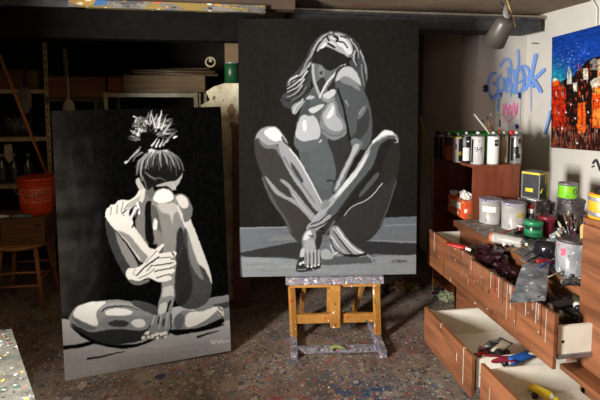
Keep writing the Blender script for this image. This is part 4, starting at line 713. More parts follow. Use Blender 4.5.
g = thing('aerosol_bottle', 'blue aerosol bottle right of the brush jar', 'bottle', (q.x, q.y, .7405)); MB().lathe([(0, 0), (.028, 0), (.028, .12), (.018, .135), (.012, .14), (0, .14)], n=22).build('body', BLU, g); MB().lathe([(.013, .138), (.014, .16), (0, .162)], n=14).build('cap', BLP, g); MB().lathe([(.0283, .05), (.0286, .052), (.0286, .075), (.0283, .077)], n=22).build('label', PW, g)
q = at(600, 217, z=1.0805); ORG = plain('orange_tin', (224, 150, 36), rough=.4, bump=0)
g = thing('paint_tin', 'orange tin with silver bands and black cap on the tall cupboard', 'tin', (q.x, q.y-.02, 1.0805)); MB().lathe([(0, 0), (.058, 0), (.06, .004), (.06, .105), (.057, .108), (0, .108)], n=28).build('body', ORG, g)
for z0, z1 in ((.012, .032), (.078, .096)): MB().lathe([(.0603, z0), (.061, z0+.002), (.061, z1-.002), (.0603, z1)], n=28).build('band', PS, g)
MB().lathe([(.042, .108), (.042, .132), (.038, .136), (0, .136)], n=24).build('cap', BLP, g)
text_on_cyl('P', .03, .0605, FACE-.6, .055, PB, 'printed_letter', g)
# spray can lying near the corner, palettes, knives
q = at(491, 237, z=.772); c = at(520, 243, z=.772); d = (c-q)
r_ = spray_can((q.x, q.y, .7725), splat('worn_silver_can', (150, 146, 140), (180, 176, 168), [(40, .5, .4, ((90, 80, 70), (60, 56, 54)), (1, 1, 1))], rough=.3, bump=.1), 'worn silver spray can with black and copper end, lying on the worktop', r=.031, h=.19, rot=(0, PI/2, math.atan2(d.y, d.x)))
COP = plain('copper_ring', (176, 96, 66), rough=.4, bump=0); MB().lathe([(.026, -.004), (.0325, -.002), (.0325, .012), (.0305, .014)], n=22).build('end_ring', COP, r_); MB().lathe([(0, -.005), (.026, -.005), (.024, .0), (0, .0)], n=20).build('end_cap', BLK, r_)
def slab(name, label, cat, pts, th, m, group=None):
    """thin tray/sheet from four top corners"""
    P_ = [Vector(p) for p in pts]; c = sum(P_, Vector())/4; n = (P_[1]-P_[0]).cross(P_[3]-P_[0]).normalized()
    if n.z < 0: n = -n
    o = MB().add([p-c for p in P_]+[p-c-n*th for p in P_], [[0, 1, 2, 3], [7, 6, 5, 4]]+[[i, 4+i, 4+(i+1) % 4, (i+1) % 4] for i in range(4)]).build(name, m, None, c); tag(o, label, cat, group); return o
PAL = splat('used_palette', (72, 74, 76), (110, 112, 114), [(26, .6, .6, ((130, 44, 54), (160, 160, 160), (50, 50, 54), (120, 90, 90)), (1, 3, 1)), (70, .5, .5, ((190, 188, 186), (100, 40, 50), (40, 40, 44)), (1, 1, 1))], nscale=14, bump=.5, rough=.4)
slab('palette', 'dark palette board smeared with red and grey, left of the glossy jar', 'palette', [at(514, 246, z=.748), at(530, 238, z=.75), at(545, 243, z=.75), at(524, 256, z=.748)], .006, PAL)
slab('palette', 'grey palette board near the lying spray can', 'palette', [at(497, 237, z=.7455), at(512, 233, z=.7455), at(527, 238, z=.7455), at(510, 245, z=.7455)], .005, PAL)
slab('palette', 'paint-caked palette card at the front edge of the worktop', 'palette', [at(520, 259, z=.747), at(535, 251, z=.747), at(556, 262, z=.747), at(546, 271, z=.747)], .005, PAL)
MRB = splat('marbled_paint_skin', (70, 74, 78), (128, 132, 136), [(9, .5, .5, ((160, 162, 164), (48, 50, 54), (200, 202, 202)), (1, 2, 4)), (24, .45, .4, ((180, 182, 184), (40, 42, 46)), (1, 2, 4))], nscale=9, rough=.22, bump=.7, spec=.6)
slab('glass_palette', 'glossy grey marbled square palette sheet leaning over the open drawer', 'palette', [at(522.5, 264, z=.765), at(549.5, 262.5, z=.765), at(546, 299, x=1.37), at(509.5, 302, x=1.225)], .007, MRB)
# black tape and knife on the right
q = at(585, 272, z=.7475); g = thing('tape_roll', 'black roll of tape at the right end of the worktop by the cupboard', 'tape', (q.x, q.y, .7405)); MB().lathe([(.02, 0), (.034, 0), (.034, .024), (.02, .024), (.02, 0)], n=24).build('roll', BLP, g)
p, q = at(562, 279, z=.746), at(582, 272, z=.75); g = thing('palette_knife', 'palette knife with grey blade lying below the brush jar', 'knife', p); MB().beam((0, 0, 0), (q-p)*.5, .016, .002).build('blade', PS, g); MB().bar((q-p)*.45, (q-p), .007, r2=.009).build('handle', BLP, g)
for i, (px, py, L, a, m, lb) in enumerate(((516, 233, .07, .3, PK, 'short black paint tube behind the palettes'), (505, 246, .08, 1.2, PW, 'small white squeezed tube at the front edge by the lying spray can'), (578, 281, .06, .2, PW, 'small white paint tube at the front right corner of the worktop'), (556, 268, .06, .7, BLU, 'blue squeezed tube left of the brush jar'), (536, 262, .07, .2, CRD, 'red squeezed tube between palette card and glossy sheet'), (568, 284, .05, 1.5, MRN, 'maroon scrap of tube on the worktop front edge'))):
    q = at(px, py, z=.75); g = thing('paint_tube', lb, 'paint tube', (q.x, q.y, .7525), rot=(0, PI/2, a)); MB().lathe([(0, 0), (.009, 0), (.011, .01), (.011, L*.6), (.003, L)], n=14).build('tube', m, g); MB().lathe([(.006, -.012), (.006, 0), (0, 0)], n=10).build('cap', BLP, g)

# more clutter on the worktop: lying brushes, jars, scraps
def lie(px0, py0, px1, py1, label, hm, z=.752, **k):
    brush(at(px0, py0, z=z), at(px1, py1, z=z+.003), label, hm, group='brushes lying on the worktop', **k)
lie(512, 250, 536, 244, 'brown brush lying across the smeared palette board', BR, z=.760); lie(526, 262, 546, 252, 'black brush lying on the caked palette card', PK, z=.762)
lie(538, 268, 556, 258, 'blue brush lying by the glossy jar', cols[3], z=.764); lie(548, 277, 566, 270, 'thin pale brush on the front edge below the brush jar', PB, z=.756)
lie(560, 287, 590, 277, 'long black brush lying along the near end of the worktop', PK, z=.756); lie(500, 233, 516, 229, 'red brush lying between the grey pots and spray can', CRD, z=.752)
lie(556, 252, 562, 236, 'brown brush leaning over the glossy jar', BR, z=.80)
for i, (px, py, r, h, m, lid, lb) in enumerate(((520, 233, .022, .05, MRN, PW, 'tiny maroon paint jar in front of the right tall pot'), (523, 222, .022, .10, DKS, CRD, 'narrow dark bottle between the right tall pot and green jar'), (561, 240, .026, .07, plain('grey_lidded_jar', (110, 112, 116), rough=.3), PW, 'small grey jar with white lid behind the glossy jar'), (590, 240, .03, .09, MRN, BLP, 'maroon jar at the cupboard corner behind the blue bottle'), (577, 226, .02, .13, BLP, CRD, 'thin black bottle with red cap right of the crusted tub'), (598, 232, .03, .16, PW, BLU, 'white bottle with blue cap behind the orange tin'), (566, 223, .03, .09, DKS, MRN, 'blackened jar with maroon lid behind the brush jar'), (509, 216, .03, .12, DKS, BLP, 'dark jar hidden behind the right tall pot'))):
    q = at(px, py, z=.74); q.x = min(q.x, 2.44); g = thing('small_jar', lb, 'jar', (q.x, q.y, .7405)); MB().lathe([(0, 0), (r*.94, 0), (r, .005), (r, h*.75), (r*.75, h*.85), (0, h*.86)], n=18).build('body', m, g); MB().lathe([(r*.8, h*.82), (r*.84, h*.84), (r*.84, h), (0, h)], n=16).build('lid', lid, g)
for i, (px, py, sx_, m, lb) in enumerate(((512, 240, (1.3, .7, .35), DKS, 'dark paint-stiffened rag beside the lying spray can'), (530, 248, (1.2, .8, .3), plain('grey_rag', (96, 96, 98)), 'grey rag on the palette boards'), (553, 247, (.8, .8, .7), plain('white_blue_rag', (150, 156, 166)), 'bluish white tissue wad behind the glossy jar'), (572, 283, (1.2, .6, .35), DKS, 'dark crusted rag on the worktop edge below the brush jar'), (594, 283, (1, .8, .5), BLP, 'black rag against the foot of the cupboard'), (548, 262, (1, .6, .3), MRN, 'maroon smeared rag left of the brush jar'))):
    q = at(px, py, z=.75); tag(crumple((0, 0, 0), .042, 80+i, sx_, .35).build('paint_rag', m, None, (q.x, q.y, .7405+.042*sx_[2])), lb, 'rag')

# ------------------------------------------------------------------ contents of the open drawers
def mk_tube(loc, rotz, m, label, L=.15, r=.017, cap=None, tilt=0, group=None):
    root = thing('paint_tube', label, 'paint tube', loc, rot=(0, PI/2-tilt, rotz), group=group); n = 12; vs = []; fs = []
    for j in range(7):
        t = j/6; w = r*(1+.35*t); hh = r*(1-t)**.6*.95+.0015
        for k in range(n): a = 2*PI*k/n; vs.append((hh*math.cos(a)*(1+.12*math.sin(9*t+k)), w*math.sin(a), L*t))
    for j in range(6):
        for k in range(n): fs.append([j*n+k, j*n+(k+1) % n, (j+1)*n+(k+1) % n, (j+1)*n+k])
    fs += [list(range(n))[::-1], [6*n+k for k in range(n)]]
    MB().add(vs, fs, I4, True).build('tube', m, root); MB().lathe([(r, 0), (r*.5, -.008), (r*.5, -.012)], n=12).build('shoulder', PW, root)
    MB().lathe([(r*.62, -.03), (r*.68, -.012), (0, -.012)][::1], n=12).build('cap', cap or BLP, root); return root
PUR = plain('crimson_black', (34, 9, 14), rough=.2, bump=0, spec=.6); GRE = plain('dark_olive_tube', (70, 72, 52), rough=.4); GRY = plain('grey_tube', (112, 112, 112), rough=.35, metal=.3); DGR = plain('charcoal_tube', (40, 40, 42), rough=.3)
bag = thing('plastic_bag', 'crumpled crimson and black glossy bag in the far upper drawer', 'bag', at(490, 257, x=1.49)); crumple((0, 0, 0), .085, 21, (1.0, 1.2, .8), .3).build('bag_body', PUR, bag)
for i, (px, py, a, m, cp, lb) in enumerate(((465, 252, .6, GRE, CRD, 'olive paint tube with red cap, far end of the far upper drawer'), (472, 257, .9, GRE, BLP, 'olive paint tube with black cap in the far upper drawer'), (487, 250, -.8, DGR, BLP, 'charcoal tube lying across the crimson bag'), (498, 252, 2.2, DGR, BLP, 'charcoal tube with cap up, behind the crimson bag'), (505, 257, 1.2, PUR, plain('mint_cap', (110, 190, 160), bump=0), 'crimson tube with mint cap beside the crimson bag'), (479, 263, .3, MRN, PW, 'maroon tube against the front of the far upper drawer'), (466, 249, 2.4, CRD, PW, 'short red tube against the drawer front in the far upper drawer'))):
    q = at(px, py, x=(1.43, 1.46, 1.5, 1.56, 1.57, 1.44, 1.42)[i]); mk_tube(q, a, m, lb, L=.12, r=.018, cap=cp, tilt=.15)
tub = [(560, 316, .4, GRY, 'big grey tube at the near end of the near upper drawer'), (574, 318, 1.8, GRY, 'crinkled grey tube with bright cap beside the cupboard'), (550, 309, .1, DGR, 'charcoal tube behind the palette sheet, middle of drawer'), (540, 303, 1.0, DGR, 'charcoal tube just right of the glossy palette sheet'), (566, 304, .3, DGR, 'long charcoal tube at the back of the near upper drawer'), (578, 308, .9, GRE, 'olive tube at the back near the cupboard')]
for i, (px, py, a, m, lb) in enumerate(tub): mk_tube(at(px, py-2, x=(1.49, 1.53, 1.44, 1.42, 1.55, 1.56)[i]), a, m, lb, L=.15, r=.021, cap=(PB if i < 2 else BLP), tilt=.12)
q = at(556, 311, z=.575); g = thing('plastic_disc', 'round beige plastic disc among dark tubes in the near upper drawer', 'lid', q, rot=(.9, 0, .4)); MB().lathe([(0, 0), (.022, 0), (.022, .012), (.018, .014), (0, .014)], n=20).build('disc', PB, g)
for i, (px, py, x, s_, m, lb) in enumerate(((480, 262, 1.45, .05, DKS, 'dark stained rag in the front of the far upper drawer'), (507, 262, 1.5, .05, PUR, 'second crimson bag scrap at the near end of the far upper drawer'), (553, 303, 1.5, .042, DKS, 'dark stained rag under the tubes in the near upper drawer'), (572, 314, 1.52, .03, DGR, 'charcoal cloth beside the grey tubes in the near upper drawer'), (498, 352, 1.35, .05, DKS, 'dark rag at the back of the far lower drawer'), (564, 299, 1.58, .03, DKS, 'dark rag at the back of the near upper drawer'))):
    q = at(px, py, x=x); q.z = min(q.z, .66); tag(crumple((0, 0, 0), s_, 90+i, (1, 1.5, .7), .35).build('stained_rag', m, None, q), lb, 'rag')
bx = thing('tool_case', 'long black box at the back of the near upper drawer', 'box', (1.74, 2.0, .5115)); part('case_body', MB().box((1.70, 1.80, .512), (1.82, 2.25, .60), bev=.006), BLP, bx); part('clasp', MB().box((1.692, 2.0, .56), (1.70, 2.03, .585)), PS, bx)
low = [(487, 352, .35, GRY, 'crumpled grey foil tube at the back of the far lower drawer'), (494, 356, .5, PB, 'beige foil tube with twisted end in the far lower drawer'), (484, 362, -.3, MRN, 'maroon tube in the far lower drawer'), (478, 366, .8, CRD, 'red tube against the front of the far lower drawer'), (500, 362, 1.2, DGR, 'charcoal tube in the near corner of the far lower drawer'), (508, 365, .2, BLU, 'blue tube over the drawer gap'), (478, 358, .2, DGR, 'dark tube under the beige foil tube')]
for i, (px, py, a, m, lb) in enumerate(low): mk_tube(at(px, py-3, z=.33+.018*(i % 3)), a, m, lb, L=.14, r=.021, tilt=.1)
mk_tube(at(552, 398, z=.29), 1.9, PY, 'yellow tube in the nearest lower drawer, by the photo bottom', L=.15, r=.022, cap=CYL)
mk_tube(at(535, 393, z=.27), .9, DGR, 'dark tube beside the yellow tube in the nearest lower drawer', L=.14, r=.02)

# ------------------------------------------------------------------ right wall: graffiti, paper, painting
BLG = plain('blue_spray_paint', (122, 160, 228), rough=.7, vary=.08, bump=0); PNG = plain('pink_spray_paint', (232, 110, 170), rough=.7, bump=0)
def wallpt(px, py, off=.003):
    a = at(px, py, y=3.62-off); b = at(px, py, x=2.59-off); return (a, Vector((0, -1, 0))) if a.x < 2.59-off else (b, Vector((-1, 0, 0)))
def ribbon(mb, pts, w, off=.003):
    Q = catmull(pts, 6, False) if len(pts) > 2 else np.array(pts, float); P_ = []
    for i, q in enumerate(Q):
        d = Q[min(i+1, len(Q)-1)]-Q[max(i-1, 0)]; d = d/(np.hypot(*d)+1e-9); nx = np.array([-d[1], d[0]])*w/2
        P_.append((wallpt(*(q+nx), off+i*2.5e-5)[0], wallpt(*(q-nx), off+i*2.5e-5)[0]))
    vs = [v for p in P_ for v in p]; mb.add(vs, [[2*i, 2*i+2, 2*i+3, 2*i+1] for i in range(len(P_)-1)])
    for q, o_ in ((Q[0], -.0003), (Q[-1], len(Q)*2.5e-5+.0002)): mb.add([wallpt(q[0]+w/2*math.cos(a), q[1]+w/2*math.sin(a), off+o_)[0] for a in [k*PI/4 for k in range(8)]], [list(range(8))])
Zg = lambda L: [(480+x/4.21, 40+y/4.21) for x, y in L]
mb = MB()
for i, (L, w) in enumerate((([(66, 138), (45, 150), (35, 185), (42, 230), (58, 242), (76, 218), (74, 190), (58, 182)], 2.4), ([(88, 150), (76, 170), (78, 205), (92, 218), (102, 190), (98, 158), (104, 205), (116, 216)], 2.3), ([(86, 112), (100, 88), (118, 80), (130, 96), (130, 130), (118, 165), (112, 200)], 1.8), ([(120, 120), (126, 165), (132, 215)], 2.2), ([(160, 42), (163, 80), (160, 130), (154, 170), (150, 222)], 1.6), ([(136, 130), (150, 165), (140, 215), (166, 222), (184, 190), (184, 145), (168, 118), (152, 130), (144, 160)], 2.4), ([(168, 112), (192, 112), (206, 140), (202, 180), (190, 206), (176, 214)], 2.2), ([(108, 165), (130, 185), (170, 175), (204, 150)], 1.6), ([(234, 64), (226, 100), (216, 145), (208, 192)], 3.0), ([(268, 126), (248, 146), (222, 166)], 3.0), ([(222, 166), (238, 188), (254, 216)], 3.4), ([(206, 172), (220, 198), (226, 180)], 2), ([(86, 236), (74, 252), (70, 300)], 1.3), ([(212, 205), (213, 300)], .5), ([(128, 215), (128, 240)], .6), ([(60, 240), (56, 250), (84, 232)], 1.4), ([(300, 160), (302, 230), (298, 280)], .8), ([(294, 300), (286, 340), (270, 395)], 1.8))):
    ribbon(mb, Zg(L), w*1.2, .002+.0016*i)
g = mb.build('graffiti', BLG); tag(g, 'large blue sprayed scrawl on the white wall above the spray cans', 'graffiti')
pp = thing('paper_sheet', 'pinned paper sheet with a pink scribble on the wall below the blue graffiti', 'paper', (2.2, 3.61, 1.4))
mb = MB(); mb.add([wallpt(*p, .0075)[0] for p in ((500.5, 94.5), (521, 93.5), (520, 129), (500, 130))]+[wallpt(*p, .0085)[0] for p in ((500.5, 94.5), (521, 93.5), (520, 129), (500, 130))], [[0, 1, 2, 3], [4, 5, 6, 7]]); part('sheet', mb, plain('grey_paper', (196, 194, 192), vary=.04, bump=0), pp)
mb = MB(); R = random.Random(3)
ribbon(mb, [(503, 104), (504, 116), (506, 103), (508, 116), (510, 104), (512, 115), (514, 102), (515.5, 116), (517.5, 103), (517, 114)], 1.0, .009); ribbon(mb, [(502, 113), (506, 118), (510, 112), (514, 118), (518, 110)], .9, .0092); ribbon(mb, [(504, 106), (508, 110), (512, 106), (517, 110)], .9, .0094); ribbon(mb, [(506, 119), (509, 122), (513, 118)], .9, .0096); ribbon(mb, [(509, 120), (509.5, 127)], .6, .0096); ribbon(mb, [(503, 109), (518, 107)], .7, .0098)
part('pink_scribble', mb, PNG, pp)
TPE = plain('blue_tape', (26, 38, 110), bump=0)
for px, py, w, h in ((500.6, 95, 1.5, 2.2), (519.6, 95.5, 1.4, 3.2), (517, 126.5, 1.8, 2.4)):
    part('tape', MB().add([wallpt(px+a*w, py+b*h, .011)[0] for a, b in ((-1, -1), (1, -.8), (1, 1), (-.9, .9))], [[0, 1, 2, 3]]), TPE, pp)
o = MB(); ribbon(o, [(498, 114), (499.5, 116)], 1.6, .0035); ribbon(o, [(511.5, 93), (513, 94.5)], 1.6, .013); part('green_dab', o, plain('mint_dab', (120, 220, 150), bump=0), pp)
o = MB(); ribbon(o, [(485, 87), (486.5, 86.5), (486.5, 90), (485, 90.5)], 3.6, .006); tag(o.build('wall_hook', PK), 'round black spot on the wall left of the blue graffiti', 'spot')
o = MB(); ribbon(o, [(532, 43.5), (534, 43), (536, 43.8)], .9, .004); ribbon(o, [(536.5, 43.2), (538.8, 43.4)], .9, .004); tag(o.build('ink_mark', PK), 'tiny black ink mark high on the wall between the beam and city painting', 'mark')
o = MB(); ribbon(o, [(593, 163), (596, 160), (598, 164), (600, 170)], 2.4, .004); ribbon(o, [(592, 167), (594, 166)], 1.6, .004); tag(o.build('spray_mark', plain('grey_black_spray', (50, 50, 52))), 'dark grey spray mark on the wall below the city painting', 'mark')

def city():
    X0 = 2.555
    a = at(551, 147.5, x=X0); tl = at(552, 37.5, x=X0); n = Vector((-1, 0, 0)); up = (tl-a); h = up.length; up.normalize(); u = up.cross(n)*-1
    if u.y > 0: u = -u
    w = 1.25; root = thing('painting', 'colourful city painting with deep blue sky and orange towers on the right wall', 'painting'); place(root, a, u, up)
    d = .022; MB().box((0, .0015, 0), (w, .005, h)).box((0, .0015, 0), (.004, d, h)).box((w-.004, .0015, 0), (w, d, h)).box((0, .0015, 0), (w, d, .004)).box((0, .0015, h-.004), (w, d, h)).build('canvas_edge', plain('blue_black_edge', (34, 40, 70)), root)
    U, V = canvas_grid(w, h, 520, 330)
    P3 = np.array(a)[None, None]+np.array(u)[None, None]*(U*w)[..., None]+np.array(up)[None, None]*(V*h)[..., None]
    v = P3-EY; dd = v@fw; X = 300+F*(v@RT)/dd; Y = CY-F*(v@UP)/dd
    A = Art(X, Y, (22, 58, 140)); n1 = vnoise(U.shape, (5, 7), 2); n2 = vnoise(U.shape, (30, 50), 4); n3 = vnoise(U.shape, (90, 40), 6)
    A.c *= (.85+.35*n1)[..., None]
    teal = np.clip((Y-52-(X-552)*.55)/24, 0, 1)*np.clip(1.25-(X-552)/44, 0, 1); A.c = A.c*(1-teal[..., None])+np.array([38, 140, 160.])*teal[..., None]*(.75+.4*n2[..., None])
    P, Ln = A.poly, A.line
    BL_, RD, OR, WH = (30, 20, 18), (176, 40, 20), (226, 96, 30), (214, 206, 190)
    P([(545, 84), (552, 83), (556, 81), (562, 82), (566, 78), (570, 78), (574, 76), (577, 70), (582, 68), (585, 62), (592, 58), (600, 56), (625, 52), (660, 44), (720, 40), (720, 190), (545, 160)], BL_, sm=False)
    P([(552, 82), (559, 80), (560, 84), (566, 88), (566, 118), (564, 132), (552, 128)], RD, sm=False); P([(552, 82), (558, 80.5), (559, 86), (553, 86)], OR, sm=False)
    P([(578, 103), (585, 102), (586, 128), (584, 136), (577, 134)], OR, sm=False); P([(581, 103), (583, 103), (583, 125), (581, 125)], (180, 50, 24), sm=False)
    P([(592, 92), (606, 88), (608, 128), (592, 128)], (200, 70, 26), sm=False); P([(593, 110), (604, 108), (604, 126), (593, 126)], (226, 130, 50), sm=False); P([(592, 86), (603, 84), (603, 93), (593, 95)], (230, 150, 60), sm=False)
    P([(567, 84), (567.5, 72), (569, 66), (571, 72), (572, 84)], (190, 188, 180), sm=False); Ln([(569, 70), (569, 80)], 1, 40, .5); P([(583, 69), (588, 68), (588.5, 79), (583, 80)], WH, sm=False); P([(590, 82), (595, 78), (601, 76), (602, 86), (592, 88)], (196, 186, 168), sm=False)
    P([(590, 62), (593, 58), (597, 59), (597, 70), (590, 70)], (120, 118, 112), sm=False); P([(597, 60), (604, 57), (606, 80), (598, 80)], (184, 160, 130), sm=False); P([(573, 83), (577, 82), (577, 92), (573, 90)], WH, sm=False); P([(559.5, 84), (562, 80), (564, 84), (564, 92)], (60, 50, 46), sm=False)
    P([(553, 79), (556, 78), (558, 80), (553, 82)], (210, 200, 180), sm=False)
    rs = random.Random(9)
    for k in range(14):
        x = 608+k*7+rs.uniform(-1, 1); y = rs.uniform(44, 90); c = rs.choice((RD, OR, WH, (200, 120, 60), (120, 40, 24), (160, 150, 140))); P([(x, y), (x+rs.uniform(4, 8), y-2), (x+rs.uniform(4, 8), y+rs.uniform(14, 60)), (x, y+rs.uniform(14, 60))], c, sm=False)
    for k in range(380):
        x = 552+abs(rs.gauss(0, 1))*45; y = rs.uniform(84, 146) if x < 576 else rs.uniform(64, 146); c = rs.choice((BL_, BL_, BL_, (60, 24, 18), RD, (210, 60, 26), OR, (150, 60, 36), WH if rs.random() < .3 else (90, 34, 22)))
        Ln([(x, y), (x+rs.uniform(-.4, .4), y+rs.uniform(1, 6))], rs.uniform(.5, 1.6), c, .4, op=.8)
    P([(545, 131), (560, 131), (575, 134), (590, 132), (610, 134), (720, 140), (720, 200), (545, 160)], (52, 28, 24), sm=False, op=.85)
    for k in range(260):
        x = 552+rs.random()**1.4*100; y = rs.uniform(124, 148); c = rs.choice(((20, 14, 14), (34, 20, 18), (120, 70, 60), (150, 70, 50), (90, 40, 34), (170, 130, 110), (200, 80, 40))); Ln([(x, y), (x, y+rs.uniform(2, 9))], rs.uniform(.5, 1.3), c, .4, op=.75)
    for k in range(60): x = rs.gauss(568, 8); y = rs.gauss(60, 8); Ln([(x, y), (x+.1, y)], rs.uniform(.3, 1.0), (190, 210, 220), op=.7)
    for x, y in ((571, 104), (575, 118), (597, 100), (562, 128), (588, 112), (577, 143), (566, 112)): Ln([(x, y), (x+.2, y+.6)], 1.5, 230)
    A.c *= (.8+.4*n3)[..., None]
    paint_sheet('painted_canvas', w, h, U, V, A.c, vcol('thick_oil_paint', rough=.35, bump=.6, bscale=40), root)
city()

# ------------------------------------------------------------------ lamp and cables
LG = plain('lamp_grey', (60, 57, 52), rough=.4, bump=0, vary=.05); BRS = plain('aged_brass', (190, 160, 96), rough=.35, metal=.5)
oc = at(494, 42.5, D=2.27); tcn = at(506, 20, D=2.18)
lm = thing('spot_lamp', 'grey metal spotlight hanging from the ceiling, pointing down left', 'lamp', tcn)
d = (oc-tcn); Lh = d.length; M = d.to_track_quat('Z', 'Y').to_matrix().to_4x4()
MB().lathe([(.0, -.012), (.022, -.01), (.034, .0), (.042, .015), (.047, Lh*.5), (.054, Lh), (.051, Lh), (.044, Lh*.5), (.038, .02), (0, .012)], M, 30).build('shade', LG, lm)
MB().lathe([(0, .02), (.014, .025), (.016, .05), (.026, .075), (.02, .1), (0, .105)], M, 18).build('bulb', plain('unlit_bulb', (206, 204, 196), rough=.25, bump=0), lm)
tp = at(508, -2, D=2.26)-tcn; MB().tube([(0, 0, 0), (tp*.4)+Vector((-.004, 0, 0)), tp*.9], [.016, .014, .010]).build('neck', plain('neck_grey_plastic', (104, 104, 100)), lm)
a_ = at(515, 27, D=2.19)-tcn; b_ = at(506, -4, D=2.22)-tcn; MB().tube([a_, a_*.5+b_*.5, b_], .0045).build('brass_arm', BRS, lm)
MB().tube([at(504, 5, D=2.2)-tcn, at(501, 3, D=2.2)-tcn, at(501, -2, D=2.2)-tcn, at(505, -4, D=2.2)-tcn], .004).build('hook', BLP, lm)
topz = 2.31-tcn.z; MB().bar(tp*.85, Vector((tp.x, tp.y, topz)), .008).build('rod', LG, lm); MB().lathe([(.05, topz-.02), (.055, topz-.001), (0, topz-.001)], T(tp.x, tp.y, 0), 20).build('ceiling_rose', LG, lm)
cb_ = [at(x, y, z=2.30) for x, y in ((452, 1), (480, 3), (495, 0.5))]; MB().tube([Vector((1.1, 1.9, 2.302)), Vector((1.5, 2.1, 2.298)), Vector((1.9, 2.3, 2.304)), Vector((2.3, 2.5, 2.300))], .005).build('ceiling_cable', BLP); tag(bpy.data.objects['ceiling_cable'], 'thin black cable running along the ceiling behind the spotlight', 'cable')
pts = [at(586, -3, x=2.575), at(593, 1, x=2.575), at(597, 8, x=2.575), at(596.5, 24, x=2.575), at(597, 36, x=2.581)]; MB().tube(pts, .006).build('white_cable', PW); tag(bpy.data.objects['white_cable'], 'white cable coming down the wall onto the city painting', 'cable')

# ------------------------------------------------------------------ dark left side: racks, stool, bucket, boards
ANG = plain('cream_perforated_steel', (176, 160, 118), rough=.5, vary=.25, scale=30)
def angle_rack(name, label, x0, x1, y0, y1, zs, ztop, nholes, m=ANG, boards=True):
    root = thing(name, label, 'shelving', ((x0+x1)/2, (y0+y1)/2, 0))
    for x in (x0, x1):
        for y in (y0, y1):
            p_ = part('post', MB().box((x-.018, y-.018, 0), (x+.018, y-.015, ztop)).box((x-.018, y-.018, 0), (x-.015, y+.018, ztop)), m, root)
            hm = MB()
            for k in range(nholes): z = ztop-.05-k*.06; hm.box((x-.004, y-.0186, z-.010), (x+.006, y-.018, z+.010))
            if y == y0 and nholes: sub('slot_holes', hm, HOLE, p_)
    for z in zs:
        part('front_rail', MB().box((x0, y0-.02, z-.03), (x1, y0-.016, z+.004)), m, root)
        if boards: part('shelf_board', MB().box((x0, y0-.015, z), (x1, y1, z+.012)), plain('grey_shelf_board', (96, 88, 76)), root)
    return root
angle_rack('steel_rack', 'cream slotted steel rack at the far left behind the bucket', -2.75, -1.575, 4.3, 4.8, (1.687, 1.268, .851, .4), 2.1, 26)
DM = plain('dull_metal_frame', (150, 140, 112), rough=.4, vary=.2)
rk = angle_rack('metal_frame_rack', 'thin metal frame rack behind the left painting carrying boards and sticks', -1.045, -.285, 4.15, 4.6, (1.655, .9, .3), 1.665, 0, DM)
for x in (-.255, -.20): part('spare_post', MB().box((x-.012, 4.16, 0), (x+.012, 4.18, 1.66)), DM, rk)
CARD = wood('brown_cardboard', (88, 58, 32), (110, 74, 42), 'X', rough=.9, scale=3); CRD2 = wood('beige_cardboard', (104, 86, 62), (124, 104, 76), 'X', rough=.9, scale=3)
def box_thing(name, label, cat, a, b, m, bev=.004, extra=None):
    root = thing(name, label, cat, ((a[0]+b[0])/2, (a[1]+b[1])/2, a[2])); o = part('body', MB().box(a, b, bev=bev), m, root)
    part('flap', MB().box((a[0]+.004, a[1]+.004, b[2]), (b[0]-.004, (a[1]+b[1])/2-.003, b[2]+.003)).box((a[0]+.004, (a[1]+b[1])/2+.003, b[2]), (b[0]-.004, b[1]-.004, b[2]+.003)), m, root); return root
box_thing('cardboard_box', 'long orange-brown cardboard box on the frame rack, left part', 'box', (-1.03, 4.16, 1.669), (-.93+.02, 4.55, 1.80), wood('rust_cardboard', (110, 50, 20), (124, 62, 26), 'X', rough=.9))
box_thing('cardboard_box', 'long beige cardboard box on the frame rack, below the bundled sticks', 'box', (-.90, 4.14, 1.669), (-.20, 4.55, 1.815), CRD2)
box_thing('cardboard_box', 'brown cardboard box on the top shelf of the slotted rack', 'box', (-2.3, 4.32, 1.70), (-1.65, 4.7, 1.86), CARD)
box_thing('wooden_crate', 'dark wooden box on the rear rack between the two racks', 'box', (-1.53, 4.2, 1.62), (-1.06, 4.6, 1.80), CARD)
part_ = bpy.data.objects
shf = thing('wall_shelf', 'dark wall shelf board between the two racks', 'shelf', (-1.3, 4.5, 1.6)); part('board', MB().box((-1.55, 4.18, 1.585), (-1.05, 5.1, 1.615)), plain('shelf_brown', (70, 54, 38)), shf); part('bracket', MB().box((-1.3, 4.7, 1.4), (-1.27, 5.1, 1.585)), DM, shf)
R = random.Random(2)
for k in range(7):
    y = 4.2+.045*k; z = 1.835+.016*(k % 2)+.002*k; x0 = -1.0+R.uniform(-.1, .2); x1 = -.12+R.uniform(-.1, .04)
    o = MB().bar((0, 0, 0), (x1-x0, R.uniform(-.02, .02), R.uniform(-.02, .03)), .013+.006*(k % 3)/2, 10).build('wooden_stick', wood('old_stick_wood', (86, 70, 52), (116, 96, 74), 'X')); o.location = (x0, y, z+.006)
    tag(o, 'dusty wooden stick in the bundle on the long beige box', 'stick', 'bundle of dusty sticks on the beige box')
g = thing('wire_ring', 'pale metal ring hook hanging in front of the stick bundle ends', 'ring', at(210.5, 62, y=3.75)); pts = [(0.037*math.cos(a), 0, .037*math.sin(a)) for a in [2*PI*k/20 for k in range(21)]]; MB().tube(pts, .008, 8).build('ring', plain('pale_ring', (150, 138, 108), rough=.4), g); MB().box((-.012, -.008, .0), (.012, .008, .036)).build('stem', MATS['pale_ring'], g); MB().tube([(0, 0, .04), (0, .0, 2.31-g.location.z)], .003).build('wire', BLP, g)
